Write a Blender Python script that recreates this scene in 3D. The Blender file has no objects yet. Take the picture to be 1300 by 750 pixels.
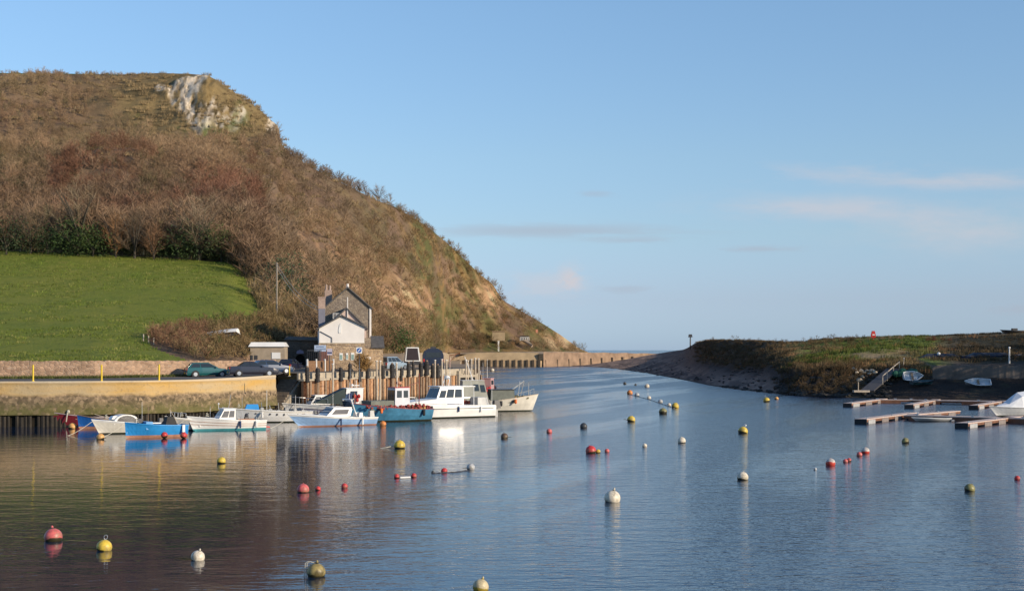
import bpy, math, random
import numpy as np
from mathutils import Vector
rnd = random.Random(11)
nr = np.random.RandomState(5)
R = math.radians
F = 1800.0; H = 6.6; HZ = 444.0; CX = 650.0
SC = bpy.context.scene
COL = SC.collection

def P(px, py, Y): return ((px-CX)*Y/F, Y, H+(HZ-py)*Y/F)
def G(px, py, z=0.0):
    Y = F*(H-z)/(py-HZ); return ((px-CX)*Y/F, Y, z)

# ---------------------------------------------------------------- materials
MATS = {}
def newmat(name):
    m = bpy.data.materials.new(name); m.use_nodes = True
    nt = m.node_tree; b = nt.nodes['Principled BSDF']
    return m, nt, b
def N(nt, t, **kw):
    n = nt.nodes.new(t)
    for k, v in kw.items():
        if k.startswith('_'): setattr(n, k[1:], v)
        else:
            kk = k.replace('_', ' ')
            n.inputs[kk].default_value = v
    return n
def mixc(nt, fac, a, b, mode='MIX'):
    n = nt.nodes.new('ShaderNodeMix'); n.data_type = 'RGBA'; n.blend_type = mode
    for s, v in ((0, fac), (6, a), (7, b)):
        if isinstance(v, (int, float)): n.inputs[s].default_value = v
        elif isinstance(v, tuple): n.inputs[s].default_value = (v[0], v[1], v[2], 1)
        else: nt.links.new(v, n.inputs[s])
    return n.outputs[2]
def mth(nt, op, a, b=0.0, c=0.0, clamp=False):
    n = nt.nodes.new('ShaderNodeMath'); n.operation = op; n.use_clamp = clamp
    for i, v in enumerate((a, b, c)):
        if isinstance(v, (int, float)): n.inputs[i].default_value = v
        else: nt.links.new(v, n.inputs[i])
    return n.outputs[0]
def pos(nt, scale=(1,1,1), obj=False):
    if obj:
        s = nt.nodes.new('ShaderNodeTexCoord').outputs['Object']
    else:
        s = nt.nodes.new('ShaderNodeNewGeometry').outputs['Position']
    mp = nt.nodes.new('ShaderNodeMapping'); mp.inputs['Scale'].default_value = scale
    nt.links.new(s, mp.inputs[0]); return mp.outputs[0]
def noise(nt, vec, scale, detail=3, rough=.55, col=False):
    n = N(nt, 'ShaderNodeTexNoise', Scale=scale, Detail=detail, Roughness=rough)
    nt.links.new(vec, n.inputs['Vector']); return n.outputs['Color' if col else 'Fac']
def ramp(nt, f, lo, hi):
    n = nt.nodes.new('ShaderNodeMapRange'); n.clamp = True
    nt.links.new(f, n.inputs[0]); n.inputs[1].default_value = lo; n.inputs[2].default_value = hi
    return n.outputs[0]
def bump(nt, b, h, strength, dist):
    n = N(nt, 'ShaderNodeBump', Strength=strength, Distance=dist)
    nt.links.new(h, n.inputs['Height']); nt.links.new(n.outputs[0], b.inputs['Normal'])
def simple(name, col, rough=.55, var=.25, scale=2.5, bmp=0.0, metal=0.0, dirt=None, spec=.5, obj=True):
    if name in MATS: return MATS[name]
    m, nt, b = newmat(name)
    v = pos(nt, obj=obj)
    f = noise(nt, v, scale, 4, .6)
    d = dirt or tuple(c*(1-var) for c in col)
    l = tuple(min(1, c*(1+var*.35)) for c in col)
    c = mixc(nt, ramp(nt, f, .3, .7), d, l)
    nt.links.new(c, b.inputs['Base Color'])
    b.inputs['Roughness'].default_value = rough; b.inputs['Metallic'].default_value = metal
    b.inputs['Specular IOR Level'].default_value = spec
    if bmp: bump(nt, b, noise(nt, v, scale*4, 4), .6, bmp)
    MATS[name] = m; return m
def attrmat(name, rough=.85, var=.35, scale=.6, bmp=.15, fine=3.0, spec=.15, trans=0.0):
    m, nt, b = newmat(name)
    a = nt.nodes.new('ShaderNodeAttribute'); a.attribute_name = 'Col'
    v = pos(nt)
    n1 = noise(nt, v, scale, 5, .65); n2 = noise(nt, v, fine, 3, .6)
    k = mth(nt, 'MULTIPLY_ADD', n1, 2*var, 1-var)
    k2 = mth(nt, 'MULTIPLY_ADD', n2, 2*var, 1-var)
    k = mth(nt, 'MULTIPLY', k, k2)
    mm = nt.nodes.new('ShaderNodeVectorMath'); mm.operation = 'SCALE'
    nt.links.new(a.outputs['Color'], mm.inputs[0]); nt.links.new(k, mm.inputs['Scale'])
    nt.links.new(mm.outputs[0], b.inputs['Base Color'])
    b.inputs['Roughness'].default_value = rough
    b.inputs['Specular IOR Level'].default_value = spec
    if bmp: bump(nt, b, n2, .7, bmp)
    if trans:
        tr = nt.nodes.new('ShaderNodeBsdfTranslucent'); nt.links.new(mm.outputs[0], tr.inputs['Color'])
        mx = nt.nodes.new('ShaderNodeMixShader'); mx.inputs[0].default_value = trans
        nt.links.new(b.outputs[0], mx.inputs[1]); nt.links.new(tr.outputs[0], mx.inputs[2])
        nt.links.new(mx.outputs[0], nt.nodes['Material Output'].inputs[0])
    MATS[name] = m; return m

white = simple('white_gelcoat', (.78,.77,.73), .3, .12, 1.2)
cream = simple('cream_gelcoat', (.7,.66,.56), .4, .15, 1.5)
greyw = simple('grey_paint', (.42,.42,.40), .5, .2, 2)
dkgrey = simple('dark_grey_paint', (.05,.05,.055), .5, .3, 2)
black = simple('black_rubber', (.018,.018,.02), .7, .3, 4)
blueb = simple('bright_blue_paint', (.03,.27,.62), .4, .2, 1.8)
blued = simple('deep_blue_paint', (.02,.13,.42), .4, .25, 1.8)
bluep = simple('pale_blue_paint', (.30,.47,.72), .4, .2, 1.8)
bluen = simple('navy_paint', (.02,.04,.12), .4, .3, 1.8)
bluew = simple('weathered_blue_paint', (.06,.22,.36), .55, .35, 1.5)
teal = simple('teal_antifouling', (.07,.33,.36), .6, .3, 2)
maroon = simple('maroon_paint', (.20,.02,.03), .5, .3, 1.8)
redp = simple('red_paint', (.5,.03,.02), .45, .2, 2)
pink = simple('salmon_antifouling', (.5,.25,.16), .6, .3, 2)
orange = simple('orange_plastic', (.75,.17,.03), .45, .2, 3)
yellow = simple('yellow_paint', (.72,.50,.02), .45, .15, 3)
wood = simple('weathered_wood', (.30,.20,.12), .75, .35, 3, .01)
varn = simple('varnished_wood', (.30,.12,.05), .45, .3, 3)
dwood = simple('tarred_timber', (.07,.055,.04), .8, .4, 2, .02)
pwood = simple('pale_timber', (.50,.42,.32), .75, .3, 3, .01)
glass = simple('dark_glass', (.03,.04,.05), .06, .2, 1)
glassl = simple('pale_window_glass', (.16,.15,.14), .08, .2, 1)
steel = simple('galvanised_steel', (.55,.56,.57), .35, .15, 4, metal=.8)
weed = simple('waterline_weed', (.03,.035,.015), .8, .4, 5)
canvas = simple('grey_canvas', (.16,.17,.14), .8, .25, 2, .01)
gcanvas = simple('green_canvas', (.035,.055,.05), .7, .3, 2, .01)
whcan = simple('white_tarpaulin', (.72,.74,.76), .6, .12, 1.5, .02)
plaster = simple('white_render', (.74,.70,.65), .8, .1, .8)
pkplas = simple('pinkish_render', (.55,.42,.36), .85, .15, .8)
slate = simple('slate_roof', (.10,.095,.09), .6, .35, 3, .02)
brickp = simple('chimney_brick', (.40,.29,.23), .85, .25, 6)
conc = simple('concrete', (.42,.36,.27), .9, .25, 1.2, .02)
rubber2 = simple('worn_rubber', (.028,.025,.024), .75, .4, 4)
rope = simple('pale_rope', (.5,.47,.38), .8, .2, 6)
netg = simple('green_netting', (.01,.10,.06), .8, .4, 5, .02)

def masonry(name, c1, c2, mortar, scale=3.0, bmp=.04, z0=None):
    m, nt, b = newmat(name)
    v = pos(nt, (1,1,1.5))
    vo = N(nt, 'ShaderNodeTexVoronoi', Scale=scale); nt.links.new(v, vo.inputs['Vector'])
    ve = N(nt, 'ShaderNodeTexVoronoi', Scale=scale); ve.feature = 'DISTANCE_TO_EDGE'; nt.links.new(v, ve.inputs['Vector'])
    sp = nt.nodes.new('ShaderNodeSeparateColor'); nt.links.new(vo.outputs['Color'], sp.inputs[0])
    c = mixc(nt, sp.outputs[0], c1, c2)
    c = mixc(nt, ramp(nt, ve.outputs['Distance'], .0, .06), mortar, c)
    c = mixc(nt, ramp(nt, noise(nt, v, .35, 5, .7), .35, .75), c, mixc(nt, .5, c, (.13,.10,.06)))
    nt.links.new(c, b.inputs['Base Color']); b.inputs['Roughness'].default_value = .9
    b.inputs['Specular IOR Level'].default_value = .2
    bump(nt, b, ramp(nt, ve.outputs['Distance'], 0, .15), .8, bmp)
    MATS[name] = m; return m
stone = masonry('rubble_stone', (.58,.42,.26), (.34,.24,.16), (.50,.41,.30), 3.2)
wallst = masonry('field_wall_stone', (.50,.33,.22), (.28,.18,.12), (.40,.31,.24), 2.6)
housest = masonry('house_stone', (.33,.27,.205), (.20,.16,.13), (.34,.29,.235), 3.2)
darkst = masonry('dark_stone', (.14,.11,.09), (.08,.065,.055), (.14,.12,.10), 2.4)

def quaymat():
    m, nt, b = newmat('quay_concrete_and_rubble')
    v = pos(nt); s = nt.nodes.new('ShaderNodeSeparateXYZ'); nt.links.new(v, s.inputs[0])
    nz = noise(nt, v, .5, 4, .6); nf = noise(nt, v, 3.0, 5, .65); nl = noise(nt, pos(nt,(.25,.25,1.2)), .8, 4, .6)
    z = mth(nt, 'MULTIPLY_ADD', nz, .9, s.outputs[2]); z = mth(nt, 'SUBTRACT', z, .45)
    z2 = mth(nt, 'MULTIPLY_ADD', nf, 1.0, z); z2 = mth(nt, 'SUBTRACT', z2, .5)
    co = mixc(nt, ramp(nt, nl, .35, .65), (.52,.32,.10), (.46,.35,.20))
    co = mixc(nt, ramp(nt, nf, .55, .8), co, (.28,.20,.11))
    vo = N(nt, 'ShaderNodeTexVoronoi', Scale=3.9); nt.links.new(v, vo.inputs['Vector'])
    sp = nt.nodes.new('ShaderNodeSeparateColor'); nt.links.new(vo.outputs['Color'], sp.inputs[0])
    ru = mixc(nt, sp.outputs[1], (.36,.26,.16), (.10,.075,.05))
    ru = mixc(nt, ramp(nt, nf, .45, .7), ru, (.12,.09,.05))
    c = mixc(nt, ramp(nt, z, 2.55, 2.85), ru, co)
    gr = mixc(nt, nf, (.07,.075,.02), (.15,.135,.05))
    gm_ = mth(nt, 'MULTIPLY', mth(nt, 'SUBTRACT', 1.0, ramp(nt, z2, 1.35, 2.3)), ramp(nt, noise(nt, pos(nt,(1,1,1)), 1.6, 5, .7), .33, .50)); c = mixc(nt, mth(nt,'MULTIPLY',gm_,.85), c, gr)
    c = mixc(nt, ramp(nt, s.outputs[2], .85, 1.05), (.022,.018,.013), c)
    # thin pale copings and stains
    tz = ramp(nt, s.outputs[2], 3.72, 3.82)
    c = mixc(nt, mth(nt,'MULTIPLY', tz, .6), c, (.52,.47,.38))
    nt.links.new(c, b.inputs['Base Color']); b.inputs['Roughness'].default_value = .9
    b.inputs['Specular IOR Level'].default_value = .15
    bump(nt, b, nf, .8, .06); MATS['quay'] = m; return m
quaym = quaymat()

def pilemat(name, c1, c2, c3):
    m, nt, b = newmat(name)
    v = pos(nt); s = nt.nodes.new('ShaderNodeSeparateXYZ'); nt.links.new(v, s.inputs[0])
    a = noise(nt, pos(nt,(1,1,.35)), 1.1, 5, .65); d = noise(nt, v, 4, 3)
    c = mixc(nt, ramp(nt, a, .35, .65), c1, c2); c = mixc(nt, ramp(nt, d, .5, .75), c, c3)
    zz = mth(nt, 'MULTIPLY_ADD', a, 1.0, s.outputs[2])
    c = mixc(nt, ramp(nt, zz, 1.2, 1.9), (.035,.03,.02), c)
    nt.links.new(c, b.inputs['Base Color']); b.inputs['Roughness'].default_value = .85
    b.inputs['Specular IOR Level'].default_value = .2
    bump(nt, b, d, .6, .03); MATS[name] = m; return m
rust = pilemat('rusty_sheet_pile', (.56,.33,.17), (.48,.28,.16), (.20,.11,.07))
timberp = pilemat('old_timber_pile', (.30,.22,.15), (.22,.15,.10), (.10,.07,.05))

def grassmat():
    m, nt, b = newmat('meadow_grass')
    v = pos(nt, (1,.55,1)); n1 = noise(nt, v, .06, 5, .7); n2 = noise(nt, v, .55, 5, .75); n3 = noise(nt, v, 4.5, 3, .7)
    c = mixc(nt, ramp(nt, n1, .35, .65), (.125,.175,.022), (.20,.21,.034))
    c = mixc(nt, ramp(nt, n2, .50, .68), c, (.085,.125,.018))
    c = mixc(nt, ramp(nt, n3, .45, .8), c, (.24,.23,.06))
    nt.links.new(c, b.inputs['Base Color']); b.inputs['Roughness'].default_value = .9
    b.inputs['Specular IOR Level'].default_value = .1
    h = mth(nt, 'ADD', n3, n2)
    bump(nt, b, h, .9, .20); MATS['grass'] = m; return m
grassm = grassmat()

def watermat():
    m, nt, b = newmat('river_water')
    v = pos(nt); s = nt.nodes.new('ShaderNodeSeparateXYZ'); nt.links.new(v, s.inputs[0])
    big = noise(nt, pos(nt, (.045,.016,1)), 1.0, 3, .5)          # wind lanes across the river
    ac = mth(nt, 'SUBTRACT', mth(nt, 'MULTIPLY', s.outputs[0], .085), mth(nt, 'MULTIPLY', s.outputs[1], .028)); al = mth(nt, 'MULTIPLY', s.outputs[1], .012)
    lv = nt.nodes.new('ShaderNodeCombineXYZ'); nt.links.new(ac, lv.inputs[0]); nt.links.new(al, lv.inputs[1])
    lane = noise(nt, lv.outputs[0], 1.3, 3, .5)
    x = mth(nt, 'MULTIPLY', s.outputs[1], .10); x = mth(nt, 'ADD', s.outputs[0], x)   # left/near = sheltered
    sh = ramp(nt, x, -5.0, 15.0)
    w = mth(nt, 'MULTIPLY_ADD', big, 1.2, -.6); w = mth(nt, 'ADD', w, sh, clamp=True)
    lan = ramp(nt, lane, .42, .52)
    w = mth(nt, 'MULTIPLY', w, mth(nt, 'MULTIPLY_ADD', lan, .62, .38))
    warp = pos(nt, (.70, 1.25, 1))
    n0 = noise(nt, pos(nt, (.45,1.0,1)), .9, 2, .5)
    n1 = noise(nt, warp, .55, 3, .5); n2 = noise(nt, warp, 2.3, 3, .55); n3 = noise(nt, pos(nt,(1,1.2,1)), 6.0, 2, .5)
    calm = mth(nt, 'MULTIPLY', n1, .022); calm = mth(nt, 'MULTIPLY_ADD', n2, .008, calm)
    ro = mth(nt, 'MULTIPLY', n0, .055); ro = mth(nt, 'MULTIPLY_ADD', n2, .042, ro); ro = mth(nt, 'MULTIPLY_ADD', n3, .012, ro)
    far = mth(nt, 'MULTIPLY_ADD', ramp(nt, s.outputs[1], 60.0, 330.0), 2.0, 1.0)
    ro = mth(nt, 'MULTIPLY', ro, far)
    h = mth(nt, 'MULTIPLY_ADD', ro, w, calm)
    b.inputs['Base Color'].default_value = (.007,.020,.048,1)
    b.inputs['Roughness'].default_value = .03; b.inputs['IOR'].default_value = 1.33
    b.inputs['Specular IOR Level'].default_value = .5
    rg = mth(nt, 'MULTIPLY', w, mth(nt, 'MULTIPLY_ADD', ramp(nt, s.outputs[1], 50.0, 260.0), .17, .05)); nt.links.new(mth(nt, 'ADD', rg, .025), b.inputs['Roughness'])
    bump(nt, b, h, 1.0, 1.0); return m
waterm = watermat()

# ---------------------------------------------------------------- mesh building
class MB:
    def __init__(s): s.v = []; s.f = []; s.m = []
    def add(s, vs, fs, m=0):
        o = len(s.v); s.v += [tuple(p) for p in vs]
        for f in fs: s.f.append(tuple(i+o for i in f)); s.m.append(m)
        return s
    def frus(s, x0,x1,y0,y1,z0, X0,X1,Y0,Y1,z1, m=0):
        return s.add([(x0,y0,z0),(x1,y0,z0),(x1,y1,z0),(x0,y1,z0),(X0,Y0,z1),(X1,Y0,z1),(X1,Y1,z1),(X0,Y1,z1)],
            [(3,2,1,0),(4,5,6,7),(0,1,5,4),(1,2,6,5),(2,3,7,6),(3,0,4,7)], m)
    def box(s, x0,x1,y0,y1,z0,z1, m=0, bev=0.0):
        if bev:
            s.frus(x0,x1,y0,y1,z0, x0,x1,y0,y1,z1-bev, m)
            return s.frus(x0,x1,y0,y1,z1-bev+.0005, x0+bev,x1-bev,y0+bev,y1-bev,z1, m)
        return s.frus(x0,x1,y0,y1,z0,x0,x1,y0,y1,z1,m)
    def tube(s, p, q, r0, r1=None, n=6, m=0):
        r1 = r0 if r1 is None else r1
        p = Vector(p); q = Vector(q); d = (q-p).normalized() if (q-p).length>1e-6 else Vector((0,0,1))
        a = d.orthogonal().normalized(); b = d.cross(a)
        vs = [tuple(p+(a*math.cos(t)+b*math.sin(t))*r0) for t in [2*math.pi*i/n for i in range(n)]]
        vs += [tuple(q+(a*math.cos(t)+b*math.sin(t))*r1) for t in [2*math.pi*i/n for i in range(n)]]
        fs = [(i,(i+1)%n,n+(i+1)%n,n+i) for i in range(n)]+[tuple(range(n))[::-1], tuple(range(n,2*n))]
        return s.add(vs, fs, m)
    def path(s, pts, r, n=5, m=0):
        for a, b in zip(pts[:-1], pts[1:]): s.tube(a, b, r, r, n, m)
        return s
    def ball(s, c, r, nu=16, nv=10, m=0, sz=1.0):
        vs = [(c[0],c[1],c[2]+r*sz)]
        for j in range(1,nv):
            t = math.pi*j/nv
            for i in range(nu):
                a = 2*math.pi*i/nu; vs.append((c[0]+r*math.sin(t)*math.cos(a), c[1]+r*math.sin(t)*math.sin(a), c[2]+r*sz*math.cos(t)))
        vs.append((c[0],c[1],c[2]-r*sz)); L = len(vs)-1
        fs = [(0,1+i,1+(i+1)%nu) for i in range(nu)]
        for j in range(nv-2):
            o = 1+j*nu
            for i in range(nu): fs.append((o+i,o+nu+i,o+nu+(i+1)%nu,o+(i+1)%nu))
        o = 1+(nv-2)*nu; fs += [(o+i,L,o+(i+1)%nu) for i in range(nu)]
        return s.add(vs, fs, m)
    def cylx(s, c, r, w, n=18, m=0):      # axis along y
        return s.tube((c[0],c[1]-w/2,c[2]),(c[0],c[1]+w/2,c[2]),r,r,n,m)
    def prism(s, poly, y0, y1, m=0):       # poly in (x,z)
        n = len(poly)
        vs = [(x,y0,z) for x,z in poly]+[(x,y1,z) for x,z in poly]
        return s.add(vs, [tuple(range(n)), tuple(range(n,2*n))[::-1]]+[(i,n+i,n+(i+1)%n,(i+1)%n) for i in range(n)], m)
    def sheet(s, a, b, c, d, th=.03, m=0):  # thick quad
        a,b,c,d = map(Vector,(a,b,c,d)); nn = (b-a).cross(d-a).normalized()*th
        vs = [a,b,c,d,a+nn,b+nn,c+nn,d+nn]
        return s.add([tuple(v) for v in vs], [(3,2,1,0),(4,5,6,7),(0,1,5,4),(1,2,6,5),(2,3,7,6),(3,0,4,7)], m)
    def build(s, name, mats, parent=None, smooth=False, label=None):
        me = bpy.data.meshes.new(name); me.from_pydata(s.v, [], s.f)
        if not isinstance(mats,(list,tuple)): mats = [mats]
        for m in mats: me.materials.append(m)
        if len(mats) > 1: me.polygons.foreach_set('material_index', s.m)
        if smooth: me.polygons.foreach_set('use_smooth', [True]*len(me.polygons))
        me.update()
        o = bpy.data.objects.new(name, me); COL.objects.link(o)
        if parent: o.parent = parent
        if label: o['label'] = label
        return o

def tag(o, label=None, cat=None, group=None, kind=None):
    if label: o['label'] = label
    if cat: o['category'] = cat
    if group: o['group'] = group
    if kind: o['kind'] = kind
    return o
def thing(name, loc, rz, label, cat, group=None):
    o = bpy.data.objects.new(name, None); COL.objects.link(o); o.empty_display_size = .2
    o.location = loc; o.rotation_euler = (0,0,rz); return tag(o, label, cat, group)
def copy_tree(o, parent=None):
    c = o.copy(); COL.objects.link(c); c.parent = parent
    for ch in list(o.children): copy_tree(ch, c)
    return c
def npmesh(name, V, Fc, mat, col=None, smooth=False):
    """V (n,3), Fc (m,3|4) arrays"""
    me = bpy.data.meshes.new(name); k = Fc.shape[1]
    me.vertices.add(len(V)); me.vertices.foreach_set('co', V.astype(np.float32).ravel())
    me.loops.add(Fc.size); me.loops.foreach_set('vertex_index', Fc.astype(np.int32).ravel())
    me.polygons.add(len(Fc)); me.polygons.foreach_set('loop_start', np.arange(0, Fc.size, k, dtype=np.int32))
    try: me.polygons.foreach_set('loop_total', np.full(len(Fc), k, dtype=np.int32))
    except Exception: pass
    if smooth: me.polygons.foreach_set('use_smooth', np.ones(len(Fc), dtype=bool))
    me.materials.append(mat); me.update(calc_edges=True)
    if col is not None:
        a = me.color_attributes.new('Col', 'FLOAT_COLOR', 'POINT')
        c4 = np.ones((len(V),4), np.float32); c4[:,:3] = col; a.data.foreach_set('color', c4.ravel())
    o = bpy.data.objects.new(name, me); COL.objects.link(o); return o

def vnoise(x, y, seed=0):
    xi = np.floor(x).astype(np.int64); yi = np.floor(y).astype(np.int64); xf = x-xi; yf = y-yi
    def h(a, b):
        n = (a*374761393 + b*668265263 + seed*1442695041) & 0x7fffffff
        n = ((n ^ (n >> 13))*1274126177) & 0x7fffffff
        return ((n ^ (n >> 16)) & 0xffff)/65535.0
    u = xf*xf*(3-2*xf); w = yf*yf*(3-2*yf)
    return (h(xi,yi)*(1-u)+h(xi+1,yi)*u)*(1-w)+(h(xi,yi+1)*(1-u)+h(xi+1,yi+1)*u)*w
def fbm(x, y, seed=0, oc=4):
    s = 0; a = .5; t = 0
    for i in range(oc):
        s = s+a*vnoise(x*2**i, y*2**i, seed+i*17); t += a; a *= .5
    return s/t

# ---------------------------------------------------------------- camera, light, sky
cam = bpy.data.cameras.new('camera'); co = bpy.data.objects.new('camera', cam); COL.objects.link(co)
co.location = (0,0,H); co.rotation_euler = (R(90),0,0)
cam.sensor_width = 36; cam.lens = F/1300*36; cam.shift_y = (HZ-375)/1300
cam.clip_start = .5; cam.clip_end = 60000; SC.camera = co
AZ = math.atan2(.87,-.50); EL = R(17.5)     # azimuth clockwise from +Y
sd = Vector((math.sin(AZ)*math.cos(EL), math.cos(AZ)*math.cos(EL), math.sin(EL)))
sl = bpy.data.lights.new('sun','SUN'); sl.energy = 4.6; sl.angle = R(.5); sl.color = (1,.84,.64)
so = bpy.data.objects.new('sun', sl); COL.objects.link(so); so.rotation_euler = sd.to_track_quat('Z','Y').to_euler(); so.location = (60,-40,60)

wd = bpy.data.worlds.new('World'); SC.world = wd; wd.use_nodes = True; nt = wd.node_tree
bg = nt.nodes['Background']
sky = nt.nodes.new('ShaderNodeTexSky'); sky.sky_type = 'NISHITA'; sky.sun_disc = False
sky.sun_elevation = EL; sky.sun_rotation = AZ; sky.altitude = 0; sky.air_density = 1.15; sky.dust_density = .15; sky.ozone_density = 3.0
tc = nt.nodes.new('ShaderNodeTexCoord'); sx = nt.nodes.new('ShaderNodeSeparateXYZ'); nt.links.new(tc.outputs['Generated'], sx.inputs[0])
yy = mth(nt, 'MAXIMUM', sx.outputs[1], .05)
uu = mth(nt, 'DIVIDE', sx.outputs[0], yy); vv = mth(nt, 'DIVIDE', sx.outputs[2], yy)
front = ramp(nt, sx.outputs[1], .05, .3)
cb = nt.nodes.new('ShaderNodeCombineXYZ'); nt.links.new(uu, cb.inputs[0]); nt.links.new(vv, cb.inputs[1])
def clouds(px, py, rx, ry, stretch, sc, lo, hi, amt):
    a = mth(nt,'MULTIPLY', mth(nt,'SUBTRACT', uu, (px-CX)/F), F/rx); b = mth(nt,'MULTIPLY', mth(nt,'SUBTRACT', vv, (HZ-py)/F), F/ry)
    d = mth(nt,'ADD', mth(nt,'MULTIPLY', a, a), mth(nt,'MULTIPLY', b, b))
    e = mth(nt,'POWER', 2.718, mth(nt,'MULTIPLY', d, -1.0))
    mp = nt.nodes.new('ShaderNodeMapping'); nt.links.new(cb.outputs[0], mp.inputs[0]); mp.inputs['Scale'].default_value = (sc, sc*stretch, 1)
    mp.inputs['Location'].default_value = (px*.13, py*.07, 0)
    n = noise(nt, mp.outputs[0], 1.0, 5, .6)
    return mth(nt,'MULTIPLY', mth(nt,'MULTIPLY', ramp(nt, mth(nt,'MULTIPLY_ADD', e, .30, mth(nt,'SUBTRACT', n, .30)), lo, hi), e, clamp=True), amt)
tot = None
for spec in [(1225,229,120,12,5,20,.16,.50,.55),(1040,264,140,17,4,18,.16,.50,.60),(1225,288,140,34,3,16,.16,.52,.55),
             (1075,220,140,16,4,20,.28,.55,.35),(724,354,17,15,1.5,60,.16,.36,.9),(690,362,50,20,2.5,40,.24,.45,.42)]:
    c = clouds(*spec); tot = c if tot is None else mth(nt,'ADD', tot, c, clamp=True)
totd = None
for spec in [(690,293,160,9,10,22,.16,.36,.6),(963,316,55,4,8,30,.2,.4,.5),(795,367,35,6,4,40,.22,.42,.4),(1290,392,40,9,3,30,.25,.45,.4),(755,246,25,5,4,40,.25,.45,.35),(800,305,60,4,8,30,.2,.4,.4)]:
    c = clouds(*spec); totd = c if totd is None else mth(nt,'ADD', totd, c, clamp=True)
cr = nt.nodes.new('ShaderNodeValToRGB'); nt.links.new(sx.outputs[2], cr.inputs[0])
stops = [(.0,(.62,.93,1.90)),(.010,(.66,.94,1.80)),(.036,(.77,.90,1.47)),(.08,(.97,1.02,1.29)),(.134,(1.12,1.13,1.27)),(.234,(1.25,1.26,1.34)),(.5,(1.15,1.2,1.3))]
while len(cr.color_ramp.elements) < len(stops): cr.color_ramp.elements.new(.5)
for el, (p_, c_) in zip(cr.color_ramp.elements, stops): el.position = p_; el.color = tuple(x*.92*.93*k/2 for x, k in zip(c_, (.985,1.045-(.025 if p_<.05 else 0),1.10)))+(1,)
g2 = mixc(nt, 1.0, cr.outputs[0], (2.0,2.0,2.0), 'MULTIPLY')
skc = mixc(nt, 1.0, sky.outputs[0], g2, 'MULTIPLY')
skc = mixc(nt, mth(nt,'MULTIPLY', tot, front), skc, (4.7,4.55,4.85))
skc = mixc(nt, mth(nt,'MULTIPLY', totd, front), skc, (3.1,3.45,4.1))
nt.links.new(skc, bg.inputs[0]); bg.inputs[1].default_value = .12
SC.view_settings.view_transform = 'Standard'; SC.view_settings.look = 'None'; SC.view_settings.exposure = .15; SC.view_settings.gamma = 1
SC.view_settings.use_curve_mapping = False
SC.render.resolution_x = 1024; SC.render.resolution_y = 590

# ---------------------------------------------------------------- water
m = MB(); m.add([(-14000,-300,0),(14000,-300,0),(14000,30000,0),(-14000,30000,0)], [(0,1,2,3)])
tag(m.build('water', waterm), kind='structure')

# ---------------------------------------------------------------- land: field and hill
def cur(tab): 
    t = np.array(tab, float); return lambda u: (np.interp(u, t[:,0], t[:,1]), np.interp(u, t[:,0], t[:,2]))
def smooth1(a, k):
    ker = np.ones(k)/k; p = np.pad(a, k//2, mode='edge'); return np.convolve(p, ker, 'valid')[:len(a)]
base = cur([(-500,468,122),(0,464.5,132),(120,463,134),(235,461.5,142),(300,459,150),(345,458,163),(380,458,174),(450,452,188),(520,448,262),(545,448,400),(568,447.5,574),(600,447,580),(650,446.5,592),(700,446,610),(735,446.5,640),(755,452,650),(775,458,660)])
midc = cur([(-500,310,258),(0,318,255),(100,322,254),(200,327,252),(290,333,250),(312,348,244),(345,400,206),(370,415,200),(450,412,214),(520,418,300),(545,424,430),(568,427,592),(600,430,600),(650,432,612),(700,439,625),(735,444.5,650),(755,451,655),(775,457.5,665)])
ridge = cur([(-500,84,560),(-100,90,545),(0,93,540),(100,94,535),(150,95,533),(200,93,532),(240,94,530),(265,96,528),(290,115,522),(330,140,515),(352,160,512),(358,184,508),(372,199,505),(400,215,500),(440,236,506),(470,252,520),(500,262,545),(540,286,590),(580,320,635),(610,349,650),(625,360,655),(638,381,660),(680,405,668),(710,424,672),(735,442,674),(755,450.5,676),(775,457,678)])
us = np.arange(-500, 776, 2.2); NU = len(us)
by,bY = base(us); my,mY = midc(us); ry,rY = ridge(us)
my = smooth1(my,7); mY = smooth1(mY,9); bY = smooth1(bY,5)
A, B_, C_ = 60, 130, 14
py = []; Yd = []
for r in range(A): s = r/A; py.append(by+(my-by)*s); Yd.append(bY+(mY-bY)*s**1.05)
for r in range(B_):
    s = r/B_; py.append(my+(ry-my)*(1-(1-s)**1.25)); Yd.append(mY+(rY-mY)*s**1.15)
py = np.array(py+[ry]); Yd = np.array(Yd+[rY])
U = np.broadcast_to(us, py.shape)
X = (U-CX)*Yd/F; Z = H+(HZ-py)*Yd/F
# plateau behind the ridge
zr = Z[-1]; Xr = X[-1]
for r in range(1, C_+1):
    d = 6*r**1.7
    X = np.vstack([X, Xr-d*.25]); Yd = np.vstack([Yd, (rY+d)[None]]); Z = np.vstack([Z, np.maximum(zr-d*.06*(1+ .2*r), -2)[None]])
    py = np.vstack([py, ry[None]-0]); 
U = np.broadcast_to(us, py.shape); NRW = py.shape[0]
rowi = np.arange(NRW)[:,None]
inhill = np.clip((rowi-A)/8.0, 0, 1)*np.clip((A+B_-rowi)/18.0, 0, 1)*np.ones_like(U)
right = (U > 345)
inh2 = np.where(right, np.clip(rowi/6.0,0,1)*np.clip((A+B_-rowi)/18.0,0,1), inhill)
gul = fbm(X*.03, (Yd+Z)*.010, 3, 4)-.5; gul2 = fbm(X*.10, Yd*.06, 8, 4)-.5
Z = Z + inh2*(gul*13 + gul2*3.4)*np.clip((Z-3)/25,0.05,1)
fieldpoly = [(-520,500),(-520,300),(0,317.5),(100,321.5),(200,326.5),(290,332),(308,345),(322,365),(340,398),(330,408),(270,412),(225,418),(188,430),(192,440),(222,452),(262,464),(262,500)]
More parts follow.
